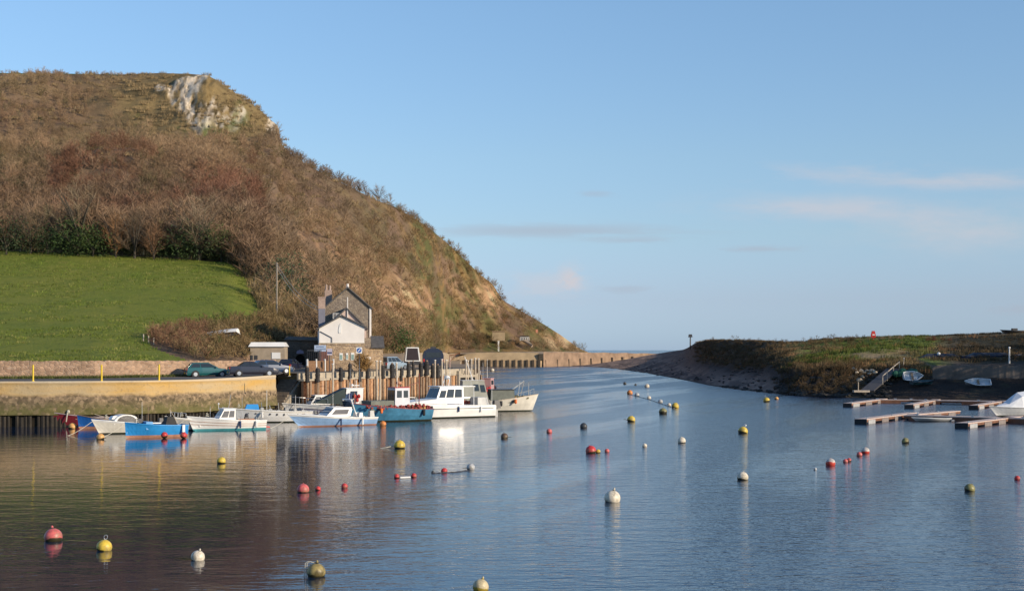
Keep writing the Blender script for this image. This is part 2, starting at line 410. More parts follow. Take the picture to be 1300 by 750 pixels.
def inpoly(x, y, poly):
    r = np.zeros(x.shape, bool); n = len(poly)
    for i in range(n):
        x1,y1 = poly[i]; x2,y2 = poly[(i+1)%n]
        c = ((y1>y)!=(y2>y)) & (x < (x2-x1)*(y-y1)/(y2-y1+1e-9)+x1); r ^= c
    return r
def gau(u, v, cu, cv, ru, rv): return np.exp(-((u-cu)/ru)**2-((v-cv)/rv)**2)
def landcolor(u, v, x, y):
    n1 = fbm(x*.02,y*.03,21,4); n2 = fbm(x*.09,y*.12,5,4); n3 = fbm(u*.05,v*.035,33,4)
    c = np.zeros(u.shape+(3,)); c[...] = (.18,.12,.078)
    def mx(mask, colr):
        nonlocal c
        k = np.clip(mask,0,1)[...,None]; c = c*(1-k)+np.array(colr)*k
    mx((n1-.5)*4, (.16,.10,.065)); mx((n2-.5)*3, (.20,.145,.085))
    rt = np.clip((u-420)/120,0,1)
    mx(rt*np.clip((n3-.40)*5,0,1), (.105,.105,.040)); mx(rt*np.clip((n2-.5)*5,0,1), (.24,.155,.065))
    # ochre slips on the slope
    och = np.clip(gau(u,v,400,315,30,28)+gau(u,v,505,385,32,32)+gau(u,v,470,355,40,26)+.8*gau(u,v,545,380,25,25)+.7*gau(u,v,610,372,22,22)+.6*gau(u,v,440,330,30,25)+gau(u,v,715,432,30,12)+.8*gau(u,v,625,378,9,22),0,1)
    stripe = fbm(u*.16-v*.10, v*.03, 44, 4)
    mx(och*np.clip((stripe-.36)*5,0,1)*1.1, (.40,.24,.13)); mx(och*np.clip((stripe-.60)*7,0,1), (.46,.36,.2))
    # tan grass at the cliff top and below
    mx(((u>330)&(u<405)&(v>350))*np.clip((n2-.38)*4,0,1), (.30,.215,.10))
    gt = np.clip(gau(u,v,235,125,95,34)*1.5+gau(u,v,310,150,42,26)*1.4,0,1)
    mx(gt*1.2, (.23,.165,.075)); mx(gt*np.clip((n2-.52)*6,0,1), (.12,.09,.045))
    # white chalk cliff
    k1 = np.clip(gau(u,v,245,124,26,20)*1.3+gau(u,v,255,107,14,11)+gau(u,v,265,150,22,17)+gau(u,v,300,150,18,14)+1.3*gau(u,v,349,163,13,15)+gau(u,v,201,113,8,6)+.8*gau(u,v,222,118,12,9),0,1)
    cr = .6*fbm(u*.09+v*.04, v*.05, 61, 5)+.4*fbm(u*.30+v*.12, v*.16, 62, 3)
    mx(np.clip((k1-.55)*5,0,1)*np.clip((cr-.47)*9,0,1), (.66,.56,.42))
    mx(np.clip((k1-.5)*4,0,1)*np.clip((fbm(u*.3,v*.2,71,3)-.58)*8,0,1), (.30,.24,.17))
    mx(np.clip(gau(u,v,262,160,16,14)+gau(u,v,300,152,16,12)-.15,0,1)*np.clip((n3-.38)*6,0,1), (.07,.11,.03))
    mx(np.clip((u+60)/30,0,1)*np.clip((v-v.min()-0)/1,0,0), (.1,.15,.03))
    # green field edge visible on the top
    return c, k1
colr, rockm = landcolor(U, py, X, Yd)
rough = (.6*fbm(U*.12, py*.10, 91, 4)+.4*np.abs(fbm(U*.35+py*.2, py*.30, 92, 3)-.5)*2-.45)*np.clip((rockm-.25)*3,0,1)*np.clip((A+B_-rowi)/6.0,0,1)
Yd = Yd + rough*10; X = X + rough*-4
top = (rowi >= A+B_-2)&(U<262); colr[top & (U<150)&(U>-600)] = (.06,.12,.03)
V = np.stack([X,Yd,Z],-1).reshape(-1,3); Cc = colr.reshape(-1,3)
ii = np.arange(NRW*NU).reshape(NRW,NU)
Q = np.stack([ii[:-1,:-1],ii[:-1,1:],ii[1:,1:],ii[1:,:-1]],-1)
uc = (U[:-1,:-1]+U[1:,1:])/2; vc = (py[:-1,:-1]+py[1:,1:])/2
fm = inpoly(uc, vc, fieldpoly) & (rowi[:-1] < A+6)
hillm = attrmat('hill_ground', .95, .4, .35, .35, 2.2, .05)
def sub(mask):
    q = Q[mask]; idx, inv = np.unique(q.ravel(), return_inverse=True); return V[idx], inv.reshape(q.shape), Cc[idx]
v_,f_,c_ = sub(fm); tag(npmesh('field', v_, f_, grassm, None, True), kind='structure')
v_,f_,c_ = sub(~fm); tag(npmesh('hill', v_, f_, hillm, c_, True), kind='structure')
def land(u, v):
    """ground point at image row v of column u (nearest row)"""
    j = int(np.clip(round((u+500)/2.2),0,NU-1)); col = py[:A+B_+1,j]
    i = int(np.argmin(np.abs(col-v))); return (X[i,j],Yd[i,j],Z[i,j])

# ---------------------------------------------------------------- vegetation prototypes (numpy)
def twigs(n, h=6.0, rad=3.0, w=.09, seed=0, limb=8):
    r = np.random.RandomState(seed); vs = []; 
    L = []
    for i in range(limb):
        a = 2.4*i+r.rand()*.8; q = (i+.5)/limb; e = rad*(.95-.75*q*q)*(.7+.3*r.rand()); top = h*(.28+.62*q)
        L.append((np.array([0,0,h*(.04+.42*q)]), np.array([math.cos(a)*e*.85, math.sin(a)*e*.85, top])))
    for a,b in L:
        d = b-a; s = np.array([-d[1],d[0],0]); s = s/(np.linalg.norm(s)+1e-6)*w*1.1
        vs += [a-s,a+s,b]
    for k in range(n):
        a,b = L[r.randint(limb)]; t = .25+.75*r.rand()**.7; p = a+(b-a)*t
        d = r.randn(3)*.6; d[2] = abs(d[2])*.7+.25; d[:2] += p[:2]/rad*.8; d /= np.linalg.norm(d)
        q = p+d*h*(.12+.18*r.rand()); s = np.cross(d, r.randn(3)); s = s/np.linalg.norm(s)*w*.6
        vs += [p-s,p+s,q]
    V = np.array(vs); return V, np.arange(len(V)).reshape(-1,3)
def leaves(n, h=4.0, rad=2.2, size=.32, seed=0, lobes=7):
    r = np.random.RandomState(seed); vs = []
    cs = [(r.randn(3)*np.array([.42,.42,.0])*rad+np.array([0,0,h*(.22+.55*(q+.5)/lobes)])) for q in range(lobes)]
    for k in range(n):
        c = cs[r.randint(lobes)]; d = r.randn(3); d /= np.linalg.norm(d)
        p = c+d*rad*.52*(.6+.5*r.rand()); p[2] = max(p[2], .05)
        a = r.randn(3); a /= np.linalg.norm(a); b = np.cross(a, r.randn(3)); b /= np.linalg.norm(b)
        s = size*(.6+.8*r.rand()); vs += [p-a*s*.5, p+b*s*.4, p+a*s*.6]
    V = np.array(vs); return V, np.arange(len(V)).reshape(-1,3)
def blades(n, h=.8, rad=.9, w=.05, seed=0):
    r = np.random.RandomState(seed); vs = []
    for k in range(n):
        a = r.rand()*6.28; q = rad*math.sqrt(r.rand()); p = np.array([math.cos(a)*q, math.sin(a)*q, -.05])
        t = p+np.array([r.randn()*.25*h, r.randn()*.25*h, h*(.5+.6*r.rand())]); b = r.rand()*3.14; s = np.array([math.cos(b),math.sin(b),0])*w
        vs += [p-s,p+s,t]
    V = np.array(vs); return V, np.arange(len(V)).reshape(-1,3)
def scatter(name, protos, pts, scl, cols, mat, zs=None):
    """one merged mesh of many small plants"""
    VV=[];FF=[];CC=[];o=0
    pick = nr.randint(len(protos), size=len(pts)); rz = nr.rand(len(pts))*6.283
    for k,(pv,pf) in enumerate(protos):
        w = np.where(pick==k)[0]
        if not len(w): continue
        c = np.cos(rz[w])[:,None]; s = np.sin(rz[w])[:,None]; sc = scl[w][:,None]
        zz = 1.0 if zs is None else zs[w][:,None]
        x = (pv[None,:,0]*c-pv[None,:,1]*s)*sc+pts[w,0][:,None]; y = (pv[None,:,0]*s+pv[None,:,1]*c)*sc+pts[w,1][:,None]
        z = pv[None,:,2]*sc*zz+pts[w,2][:,None]
        v = np.stack([x,y,z],-1).reshape(-1,3); n = len(pv)
        f = (pf[None]+ (np.arange(len(w))*n)[:,None,None]).reshape(-1,3)+o; o += len(v)
        VV.append(v);FF.append(f);CC.append(np.repeat(cols[w],n,0))
    return npmesh(name, np.vstack(VV), np.vstack(FF), mat, np.vstack(CC))
twm = attrmat('bare_twigs', .9, .3, .25, 0, 1.5, .05, 0)
lfm = attrmat('shrub_leaves', .7, .3, .3, 0, 1.5, .25, .2)
TW = [twigs(230, 6, 3.2, .065, s, 9) for s in range(7)]
LF = [leaves(420, 3.4, 2.2, .28, s) for s in range(5)]

# scatter over the hill in proportion to how large it is seen
def hillpts(n, cond):
    out = []
    while len(out) < n:
        u = nr.uniform(-420, 765, 4000); r = nr.uniform(0, 1, 4000)
        j = np.clip(((u+500)/2.2),0,NU-2).astype(int); i = (r*(A+B_)).astype(int)
        v = py[i,j]
        hgt = (my[j] - ry[j]) + (by[j]-my[j])
        keep = nr.rand(4000) < np.clip(hgt/380,0,1)
        keep &= ~inpoly(u, v, fieldpoly)
        keep &= ~((u < 345) & (i < A+1))
        keep &= ~((u>=345)&(u<480)&(i<26)); keep &= ~((u>=480)&(i<8))
        x = X[i,j]; y = Yd[i,j]; z = Z[i,j]
        for k in np.where(keep)[0]:
            out.append((x[k]+nr.randn()*.6, y[k]+nr.randn()*.6, z[k], u[k], v[k], i[k]))
    o = np.array(out[:n]); return o[cond(o)]
def cond_bare(o):
    u,v = o[:,3],o[:,4]; p = np.ones(len(o))
    p *= 1-np.clip(gau(u,v,240,125,100,40)*2.2+gau(u,v,315,150,52,26)*2.2,0,1)
    p *= 1-.85*np.clip(gau(u,v,400,315,30,28)+gau(u,v,505,385,32,32)+gau(u,v,470,355,40,26)+.8*gau(u,v,545,380,25,25)+gau(u,v,715,432,40,14),0,1)
    p *= 1-.35*np.clip((u-430)/80,0,1)
    p = np.where((u<330)&(v>200)|(u<190), np.maximum(p,.97*(1-np.clip(gau(u,v,200,118,42,26)*2.4,0,1))), p)
    p = np.where((u>330)&(u<402)&(v>352), p*.12, p)
    return nr.rand(len(o)) < p
pts = hillpts(8200, cond_bare)
u,v = pts[:,3],pts[:,4]
d = pts[:,1]; scl = (.55+.5*nr.rand(len(pts)))*np.clip(.60+(v-120)/400,.55,1.15)*np.where(u>380,.78,1.0)
scl *= np.where(pts[:,5]>A+B_-14, .62, 1)*np.where((u<330)&(v>255), 1.25, 1)
n1 = fbm(pts[:,0]*.018+3, pts[:,1]*.02, 12, 4); n2 = fbm(pts[:,0]*.05, pts[:,1]*.05, 14, 3)
cols = np.array([(.285,.195,.115)])*np.ones((len(pts),1))
def mixto(mask, c):
    global cols
    k = np.clip(mask,0,1)[:,None]; cols = cols*(1-k)+np.array(c)*k
mixto((n1-.50)*4, (.25,.15,.092)); mixto((n2-.54)*5, (.235,.175,.10)); mixto(np.clip((.42-n1)*8,0,.7), (.19,.14,.10)); mixto(np.clip((v-225)/60,0,.55)*(u<340), (.16,.10,.068))  # low left twigs painted darker, as the wood's shadow above the field
mixto(((u>60)&(u<330)&(v>205)&(v<300))*np.clip((n2-.42)*5,0,.8), (.20,.095,.062))
mixto((nr.rand(len(pts))<.07)*.7, (.13,.115,.06)); mixto((nr.rand(len(pts))<.10)*.6, (.31,.22,.14))
mixto(np.clip((u-430)/150,0,.5)*(n2>.5), (.23,.145,.06))
bil_ = fbm(u*.028-v*.018, v*.040+u*.006, 52, 3); bil2 = fbm(u*.075-v*.04, v*.085, 53, 3)
cols *= (.88+.24*nr.rand(len(pts)))[:,None]*np.clip(.62+.80*bil_,.6,1.4)[:,None]*np.clip(.75+.5*bil2,.6,1.3)[:,None]
scl *= np.clip(.70+.6*bil_,.7,1.3)
tag(scatter('bare_woodland', TW, pts, scl, cols, twm), 'mass of leafless brown scrub trees covering the hill', 'woodland', kind='stuff')
def cond_leaf(o):
    u,v = o[:,3],o[:,4]; p = .012+.55*np.clip((u-430)/110,0,1)
    p *= 1-.85*np.clip(gau(u,v,400,315,30,28)+gau(u,v,505,385,32,32)+gau(u,v,470,355,40,26)+gau(u,v,715,432,40,12),0,1)
    p = np.maximum(p, .8*gau(u,v,365,350,22,28)); p = np.maximum(p, .9*gau(u,v,262,162,16,10)+.9*gau(u,v,300,155,18,9))
    p = np.where((u<330)&(v<140), p*.15, p); p = np.maximum(p, .5*np.clip((v-265)/60,0,1)*(u<330))
    p = np.where((u<40)&(v>180)&(v<260), .55, p)
    return nr.rand(len(o)) < p
pts = hillpts(6500, cond_leaf); u,v = pts[:,3],pts[:,4]
scl = (.5+.55*nr.rand(len(pts)))*np.where(u>380,.85,1.0)*np.where((v<200)&(u<330),.55,1); scl *= np.where(pts[:,5]>A+B_-14, .6, 1)
n2 = fbm(pts[:,0]*.03, pts[:,1]*.03, 15, 3)
cols = np.array([(.13,.12,.045)])*np.ones((len(pts),1)); mixto((n2-.45)*5, (.22,.15,.055)); mixto((nr.rand(len(pts))<.22)*.7, (.075,.09,.035)); mixto((nr.rand(len(pts))<.2)*.9, (.27,.15,.06))
mixto(((u<345)&(v>240))*.85, (.035,.055,.018)); mixto(np.clip(gau(u,v,365,350,22,30),0,1), (.045,.085,.035)); mixto(((u<330)&(v<180))*.8, (.075,.12,.03))  # low left ivy darkened further for the deep shadow in the wood
cols *= (.75+.5*nr.rand(len(pts)))[:,None]
tag(scatter('hillside_scrub', LF, pts, scl, cols, lfm), 'olive and russet bushes covering the hillside towards the sea', 'scrub', kind='stuff')
# dry tufts on the open ground of the hill
pts = hillpts(9000, lambda o: nr.rand(len(o)) < np.clip(.35+.65*((o[:,3]>330)&(o[:,3]<402)&(o[:,4]>352))+gau(o[:,3],o[:,4],235,125,90,34)+gau(o[:,3],o[:,4],310,150,50,25),0,1)*(1-.95*np.clip((gau(o[:,3],o[:,4],247,120,30,26)*1.6+gau(o[:,3],o[:,4],349,163,13,15))*1.5,0,1)))
BL = [blades(46, 1.1, 1.5, .09, s) for s in range(4)]
cols = np.array([(.26,.19,.10)])*(.75+.5*nr.rand(len(pts)))[:,None]
tag(scatter('dry_grass', BL, pts, .6+.6*nr.rand(len(pts)), cols, twm), 'dry tan grass tufts on the open hillside', 'grass', kind='stuff')

ff = np.argwhere(fm); w_ = Yd[:-1,:-1][fm]; 
sel = ff[nr.choice(len(ff), 15000, p=w_/w_.sum())]
fr_ = nr.rand(len(sel),2); 
i0,j0 = sel[:,0],sel[:,1]
def bil(A_): return (A_[i0,j0]*(1-fr_[:,0])+A_[i0+1,j0]*fr_[:,0])*(1-fr_[:,1])+(A_[i0,j0+1]*(1-fr_[:,0])+A_[i0+1,j0+1]*fr_[:,0])*fr_[:,1]
pts = np.stack([bil(X),bil(Yd),bil(Z)],-1)
cols = np.array([(.13,.17,.03)])*(.45+.9*nr.rand(len(pts)))[:,None]
cols[nr.rand(len(pts))<.25] = (.23,.22,.07)
cl = fbm(pts[:,0]*.12, pts[:,1]*.12, 77, 4); kp = cl > .44
tag(scatter('meadow_tufts', [blades(12, .24, .7, .035, s) for s in range(4)], pts[kp], (.5+.9*nr.rand(len(pts)))[kp], cols[kp], twm), 'coarse tufts in the green field', 'grass', kind='stuff')

# ================================================================ QUAY AND LEFT SHORE
qpts = [(-500,121.5,3.9),(-250,121.5,3.9),(0,121.5,3.9),(60,122,3.9),(120,123,3.9),(180,124.6,3.9),(240,127.5,3.92),(270,129.4,3.96),(300,132,4.02),(326,134.8,4.08),(350,138,4.15)]
Q3 = [Vector(((u-CX)*Y/F, Y, z)) for u,Y,z in qpts]
def resamp(pl, step):
    out=[]; 
    for a,b in zip(pl[:-1],pl[1:]):
        n = max(1,int((b-a).length/step)); out += [a+(b-a)*i/n for i in range(n)]
    return out+[pl[-1]]
ql = resamp(Q3[1:], .35)
prof = [(-.45,1.0),(0,1.0),(.012,.985),(.012,.96),(.0,.94)]
prows = []
zs_list = [('t',-.55,0),('t',0,0),('t',.03,-.05),('t',.03,-.22),('t',.0,-.25)]+[('t',.02,-.25-.9*i/4) for i in range(1,5)]
zs_list += [('t',.04+.22*i/10,-1.15-1.72*i/10) for i in range(1,11)]+[('t',.27,-2.92),('t',-.12,-2.94)]+[('t',-.12,-2.94-.5*i) for i in range(1,9)]
rows=[]
nrm = []
for i,p in enumerate(ql):
    a = ql[max(0,i-1)]; b = ql[min(len(ql)-1,i+1)]; d = (b-a); d.z=0; d.normalize(); nrm.append(Vector((d.y,-d.x,0)))
Vq = np.zeros((len(zs_list), len(ql), 3))
for k,(t,o,dz) in enumerate(zs_list):
    for i,p in enumerate(ql):
        oo = o
        if 9 <= k <= 18: oo += (fbm(np.array(i*.42+3.), np.array(k*.75), 7, 3)-.5)*.30
        q = p+nrm[i]*float(oo); Vq[k,i] = (q.x,q.y,p.z+dz)
ii = np.arange(len(zs_list)*len(ql)).reshape(len(zs_list),-1)
Qf = np.stack([ii[1:,:-1],ii[1:,1:],ii[:-1,1:],ii[:-1,:-1]],-1).reshape(-1,4)
ow = npmesh('quay_wall', Vq.reshape(-1,3), Qf, quaym); tag(ow, 'long curved concrete and rubble quay wall on the left with green algae below', 'quay wall')
# dark weed hung piles at the foot of the wall
m=MB(); k=0
for i in range(0,len(ql)):
    if rnd.random()<.92:
        p = ql[i]; n = nrm[i]; o = -.02+rnd.random()*.10; w = .12+rnd.random()*.13
        m.tube((p.x+n.x*o,p.y+n.y*o,-.8),(p.x+n.x*o,p.y+n.y*o,.82+rnd.random()*.16), w, w*.9, 6)
m.build('foot_piling', simple('weedy_dark_piles',(.035,.028,.02),.9,.5,1.6,.03,obj=False), ow)
# end return of the wall into the steps recess
m = MB(); e = Q3[-1]; m.add([(e.x,e.y,e.z),(e.x-1.2,e.y+6,e.z),(e.x-1.2,e.y+6,-1),(e.x,e.y,-1)],[(3,2,1,0),(0,1,2,3)]); m.build('end_face', quaym, ow)

PC = Vector(((385-CX)*145/F,145,3.44)); PD = Vector(((607-CX)*184/F,184,3.44)); pd = (PD-PC).normalized(); pn = Vector((pd.y,-pd.x,0)); PL = (PD-PC).length
def onp(s, o, z): return (PC.x+pd.x*s+pn.x*o, PC.y+pd.y*s+pn.y*o, z)
# ground behind the quay
DZ = 4.18
gm = attrmat('road_surface', .9, .2, .25, .02, 2.5, .15)
uu_ = list(np.arange(-500,351,10))+[360,372,385]+list(np.arange(395,606,10))
front_=[];back_=[]
for u in uu_:
    if u <= 350:
        Y = np.interp(u,[q[0] for q in qpts],[q[1] for q in qpts])+.5; z = np.interp(u,[q[0] for q in qpts],[q[2] for q in qpts])-.004
    else:
        # intersection of column ray with pile line (offset back)
        best = None
        for s in np.linspace(-8, PL, 800):
            x,y,_ = onp(s,-.55,0)
            if 650+F*x/y >= u: best=(y); break
        Y = best if best else PD.y; z = DZ
        if u<385: Y = max(Y, 147.2)
    front_.append(((u-CX)*Y/F, Y, z))
    b1,b2=base(u); x = (u-CX)*b2/F
    if u>515: back_.append(((u-CX)*236/F,236,4.25)); continue
    back_.append((x,b2+3.0,(min(z+.1, 4.3) if u<345 else H+(HZ-b1)*b2/F+.12)))
rowsn = 14; Vg=[]
for k in range(rowsn+1):
    t=k/rowsn
    for a,b in zip(front_,back_): Vg.append((a[0]+(b[0]-a[0])*t, a[1]+(b[1]-a[1])*t, a[2]+(b[2]-a[2])*t))
Vg=np.array(Vg); nn=len(uu_); ii=np.arange(len(Vg)).reshape(rowsn+1,nn)
Qg=np.stack([ii[:-1,:-1],ii[:-1,1:],ii[1:,1:],ii[1:,:-1]],-1).reshape(-1,4)
cg=np.zeros((len(Vg),3)); cg[...]=(.20,.165,.12)
tt=np.repeat(np.arange(rowsn+1)/rowsn,nn); cg[(tt>.05)&(tt<.62)]=(.12,.115,.105); uu2=np.tile(np.array(uu_),rowsn+1); cg[uu2>470]=(.30,.225,.15); cg[(uu2>470)&(tt<.3)]=(.2,.17,.13)
tag(npmesh('quay_road',Vg,Qg,gm,cg), kind='structure')
# shingle apron between the fishing quay and the far wall
fz=5.3
ap=MB()
ed=[(605,184,4.14),(598,236,4.1),(590,300,2.6),(584,400,2.4),(584,500,2.3),(586,566,2.3)]
for k in range(len(ed)-1):
    a=P(ed[k][0],444,ed[k][1]);b=P(ed[k+1][0],444,ed[k+1][1])
    ba=P(520,444,ed[k][1]*1.0+4);bb=P(520,444,ed[k+1][1]+4)
    ap.add([(a[0],a[1],ed[k][2]),(b[0],b[1],ed[k+1][2]),(bb[0],bb[1],ed[k+1][2]),(ba[0],ba[1],ed[k][2])],[(3,2,1,0)])
    ap.add([(a[0],a[1],ed[k][2]),(b[0],b[1],ed[k+1][2]),(b[0],b[1],-1),(a[0],a[1],-1)],[(0,1,2,3)])
for u in range(500,604,4):
    q_=[]
    for uu in (u,u+4):
        b1,b2=base(uu); q_.append(((uu-CX)*b2/F,b2+1.5,H+(HZ-b1)*b2/F+.05)); q_.append(((uu-CX)*b2/F+2.5,b2-7,2.2))
    ap.add([q_[1],q_[3],q_[2],q_[0]],[(0,1,2,3)])
for u in range(584,772,6):
    def fp(uu):
        b1,b2=base(uu); return ((uu-CX)*b2/F,b2+2,H+(HZ-b1)*b2/F+.05)
    p0=fp(u);p1=fp(u+6)
    def yw(q): return 570+max(0,q-690)/145*74
    q0=((u-CX)*yw(u)/F,yw(u),min(4.9,fp(u)[2]));q1=((u+6-CX)*yw(u+6)/F,yw(u+6),min(4.9,fp(u+6)[2]))
    ap.add([q0,q1,p1,p0],[(0,1,2,3)])
sand=simple('shingle_and_sand',(.40,.30,.19),.95,.35,.25,.05,obj=False)
tag(ap.build('harbour_shore', sand), kind='structure')

# timber / steel piled fishing quay
fq = MB(); n = int(PL/.30); per=1.5
pts_=[]
for i in range(int(PL/per)+1):
    for ds,o in ((0,0),(.12,-.32),(.55,-.32),(.67,0)):
        s=i*per+ds
        if s<=PL: pts_.append((s,o))
o0 = len(pts_)
vs=[onp(s,o,-1) for s,o in pts_]+[onp(s,o,3.42+.05*math.sin(s*3)) for s,o in pts_]
fq.add(vs,[(i,i+1,o0+i+1,o0+i) for i in range(o0-1)])
fishq = fq.build('fishing_quay', rust); tag(fishq,'rusty sheet piled quay wall running behind the moored boats','quay wall')
# capping beam with gap where the landing opening is
def pbox(mb, s0,s1,o0,o1,z0,z1,m=0):
    vs=[onp(s,o,z) for z in (z0,z1) for s,o in ((s0,o0),(s1,o0),(s1,o1),(s0,o1))]
    mb.add(vs,[(0,1,2,3),(7,6,5,4),(4,5,1,0),(5,6,2,1),(6,7,3,2),(7,4,0,3)],m)
m=MB()
s=0
while s<PL-1:
    e=min(s+per-.02,PL); pbox(m,s,e,-.6,.06,3.40+.03*rnd.random(),3.58+.05*rnd.random()); s+=per
pbox(m,0,PL,-.75,-.55,3.5,DZ+.02)
m.build('capping_beam', conc, fishq)
m=MB()
for s0 in np.arange(.3,PL,1.5): pbox(m,s0+.78,s0+1.12,.0,.16,-.8,3.36)
m.build('timber_facing', timberp, fishq)
# landing opening near the outer end, its shade painted as a black panel
m=MB(); pbox(m,36.3,41.2,.18,.30,-.5,3.1)
m.build('recess_shade_panel', simple('recess_shade_black',(.012,.010,.009),.85,.4,2), fishq)
m=MB(); pbox(m,36.0,41.6,-.5,.4,3.12,3.45); pbox(m,35.9,36.3,.1,.42,-.6,3.6); pbox(m,41.2,41.6,.1,.42,-.6,3.6)
pbox(m,37.2,40.6,-1.6,-.2,3.45,3.95)
m.build('recess_frame', conc, fishq)
# outer return face
m=MB(); vs=[onp(PL,0,-1),onp(PL,0,3.4),onp(PL,-14,3.4),onp(PL,-14,-1)]; m.add(vs,[(0,1,2,3)]); pbox(m,PL-.1,PL+.1,-10,.1,3.4,4.15)
m.build('end_face', timberp, fishq)

# mooring posts with rubber sleeves
def make_post():
    r = thing('mooring_post',(0,0,0),0,'','mooring post')
    a=MB(); a.tube((0,0,-1),(0,0,5.25),.15,.13,8); a.tube((0,0,5.25),(0,0,5.32),.13,.05,8); a.build('pole', timberp, r)
    b=MB(); z=3.55
    while z<4.95: q_=.27+.025*math.sin(z*9.3); b.tube((0,0,z),(0,0,z+.13),q_*.94,q_,10); b.tube((0,0,z+.13),(0,0,z+.24),q_,q_*.9,10); z+=.24
    b.tube((0,0,4.95),(0,0,5.15),.26,.18,10)
    b.build('fender_sleeve', rubber2, r); return r
def make_thin():
    r = thing('mooring_post',(0,0,0),0,'','mooring post')
    a=MB(); a.tube((0,0,-1),(0,0,5.3),.13,.11,8); a.build('pole', pwood, r)
    b=MB(); b.tube((0,0,5.3),(0,0,5.38),.14,.14,8); b.build('cap', white, r); return r
ps = make_post(); first=True
PG='black sleeved mooring posts along the fishing quay'
i=0
for u in [391,402,433,444,457,467,487,498,509,518,526,534,541,549,556]:
    # find s where column is u
    for s in np.linspace(-1,PL,1500):
        x,y,_=onp(s,.22,0)
        if 650+F*x/y>=u: break
    o = ps if first else copy_tree(ps); first=False
    o.location=onp(s,.24,0); o.location.z=rnd.uniform(-.25,.05); o.rotation_euler=(rnd.uniform(-.02,.02),rnd.uniform(-.03,.03),rnd.random()*6); q_=rnd.uniform(.62,1.15); o.scale=(q_,q_*rnd.uniform(.9,1.1),rnd.uniform(.90,1.04))
    tag(o,'timber mooring post wrapped in a black rubber sleeve, in the row along the rusty quay','mooring post',PG)
pt = make_thin(); first=True
for u in [421,478,481,503,551,560,566,590,593,598,603,607]:
    for s in np.linspace(-1,PL+.3,1500):
        x,y,_=onp(s,.25,0)
        if 650+F*x/y>=u: break
    o = pt if first else copy_tree(pt); first=False
    o.location=onp(s,.34,0); o.location.z=rnd.uniform(-.3,.1)+(.15 if u>588 else 0); o.rotation_euler=(rnd.uniform(-.01,.01),rnd.uniform(-.02,.02),0)
    tag(o,'slim pale timber post with a small cap standing in the rusty quay row','mooring post','slim pale posts along the fishing quay')

# landing steps between the two quays
st = thing('landing_steps',(PC.x-1.75,148.3,0),math.atan2(pd.y,pd.x)-math.pi/2+.04,'concrete steps descending to the water between the two quay walls','steps')
m=MB(); ns=11
for k in range(ns):
    z=3.55-k*.26; y=-.2-k*.33
    m.box(-1.05,1.0,y-.36,y,z-.5,z, 0,.02)
m.build('tread', simple('dark_steps',(.26,.21,.16),.8,.35,3,.01), st)  # treads coloured darker than the concrete side wall
m=MB(); m.sheet((1.0,.4,3.75),(1.0,-4.1,.55),(1.28,-4.1,.55),(1.28,.4,3.75),.05); m.prism([(0,0),(0.01,0),(0.01,.01)],0,.01)
m.add([(1.0,.4,3.74),(1.0,-4.1,.54),(1.0,-4.1,-1),(1.0,.4,-1),(1.28,.4,3.74),(1.28,-4.1,.54),(1.28,-4.1,-1),(1.28,.4,-1)],[(0,1,2,3),(7,6,5,4),(0,4,5,1),(1,5,6,2),(2,6,7,3)])
m.build('side_wall', conc, st)
m=MB(); m.box(-1.6,1.9,.0,.5,3.2,DZ+.02,0,.03); m.build('head_wall', quaym, st)

# yellow posts on the quay edge
yp = thing('yellow_post',(0,0,0),0,'','post')
a=MB(); a.tube((0,0,0),(0,0,1.36),.075,.075,10); a.tube((0,0,1.36),(0,0,1.42),.075,.03,10); a.build('pole', yellow, yp)
a=MB(); a.tube((0,0,0),(0,0,.03),.14,.14,10); a.build('base_plate', yellow, yp)
lab={42:'leftmost yellow post on the quay edge in front of the field wall',129:'yellow post on the quay edge midway between the other two',202:'yellow post on the quay edge nearest the green parked car'}
for i,u in enumerate((42,129,202)):
    Y=np.interp(u,[q[0] for q in qpts],[q[1] for q in qpts])+.35; o=yp if i==0 else copy_tree(yp)
    o.location=((u-CX)*Y/F,Y,3.9); tag(o,lab[u],'post','yellow posts on the quay edge')

# field wall behind the road
def stonewall(name, pl, zt, th, mat, seed, cope=True):
    """pl: list of (x,y,z0,z1)"""
    vs=[];pts=[]
    for a,b in zip(pl[:-1],pl[1:]):
        L=math.dist(a[:2],b[:2]); n=max(1,int(L/.3))
        pts+=[tuple(a[k]+(b[k]-a[k])*i/n for k in range(4)) for i in range(n)]
    pts.append(pl[-1]); m=MB(); n=len(pts); r=random.Random(seed)
    for i,p in enumerate(pts):
        a=pts[max(0,i-1)];b=pts[min(n-1,i+1)]; d=Vector((b[0]-a[0],b[1]-a[1],0)).normalized(); q=Vector((d.y,-d.x,0))
        zz=p[3]+r.uniform(-.06,.07); j=r.uniform(-.03,.03)
        vs+=[(p[0]+q.x*(th/2+j),p[1]+q.y*(th/2+j),p[2]),(p[0]+q.x*(th/2+j-.04),p[1]+q.y*(th/2+j-.04),zz),(p[0]-q.x*th/2,p[1]-q.y*th/2,zz),(p[0]-q.x*th/2,p[1]-q.y*th/2,p[2])]
    fs=[]
    for i in range(n-1):
        for k in range(3): fs.append((i*4+k,(i+1)*4+k,(i+1)*4+k+1,i*4+k+1))
    fs+=[(0,1,2,3),((n-1)*4+3,(n-1)*4+2,(n-1)*4+1,(n-1)*4)]
    m.add(vs,fs); return m.build(name,mat)
pl=[]
for u in (-500,-250,0,60,120,180,235,270,300,325,349):
    b1,b2=base(u); Y=b2-.8; b1=min(b1,459)
    if u>300: Y=149.2+(u-300)*.075; b1=458.5-(u-300)*.02
    z1=H+(HZ-(b1-1.0))*Y/F; pl.append(((u-CX)*Y/F,Y,3.6,z1))
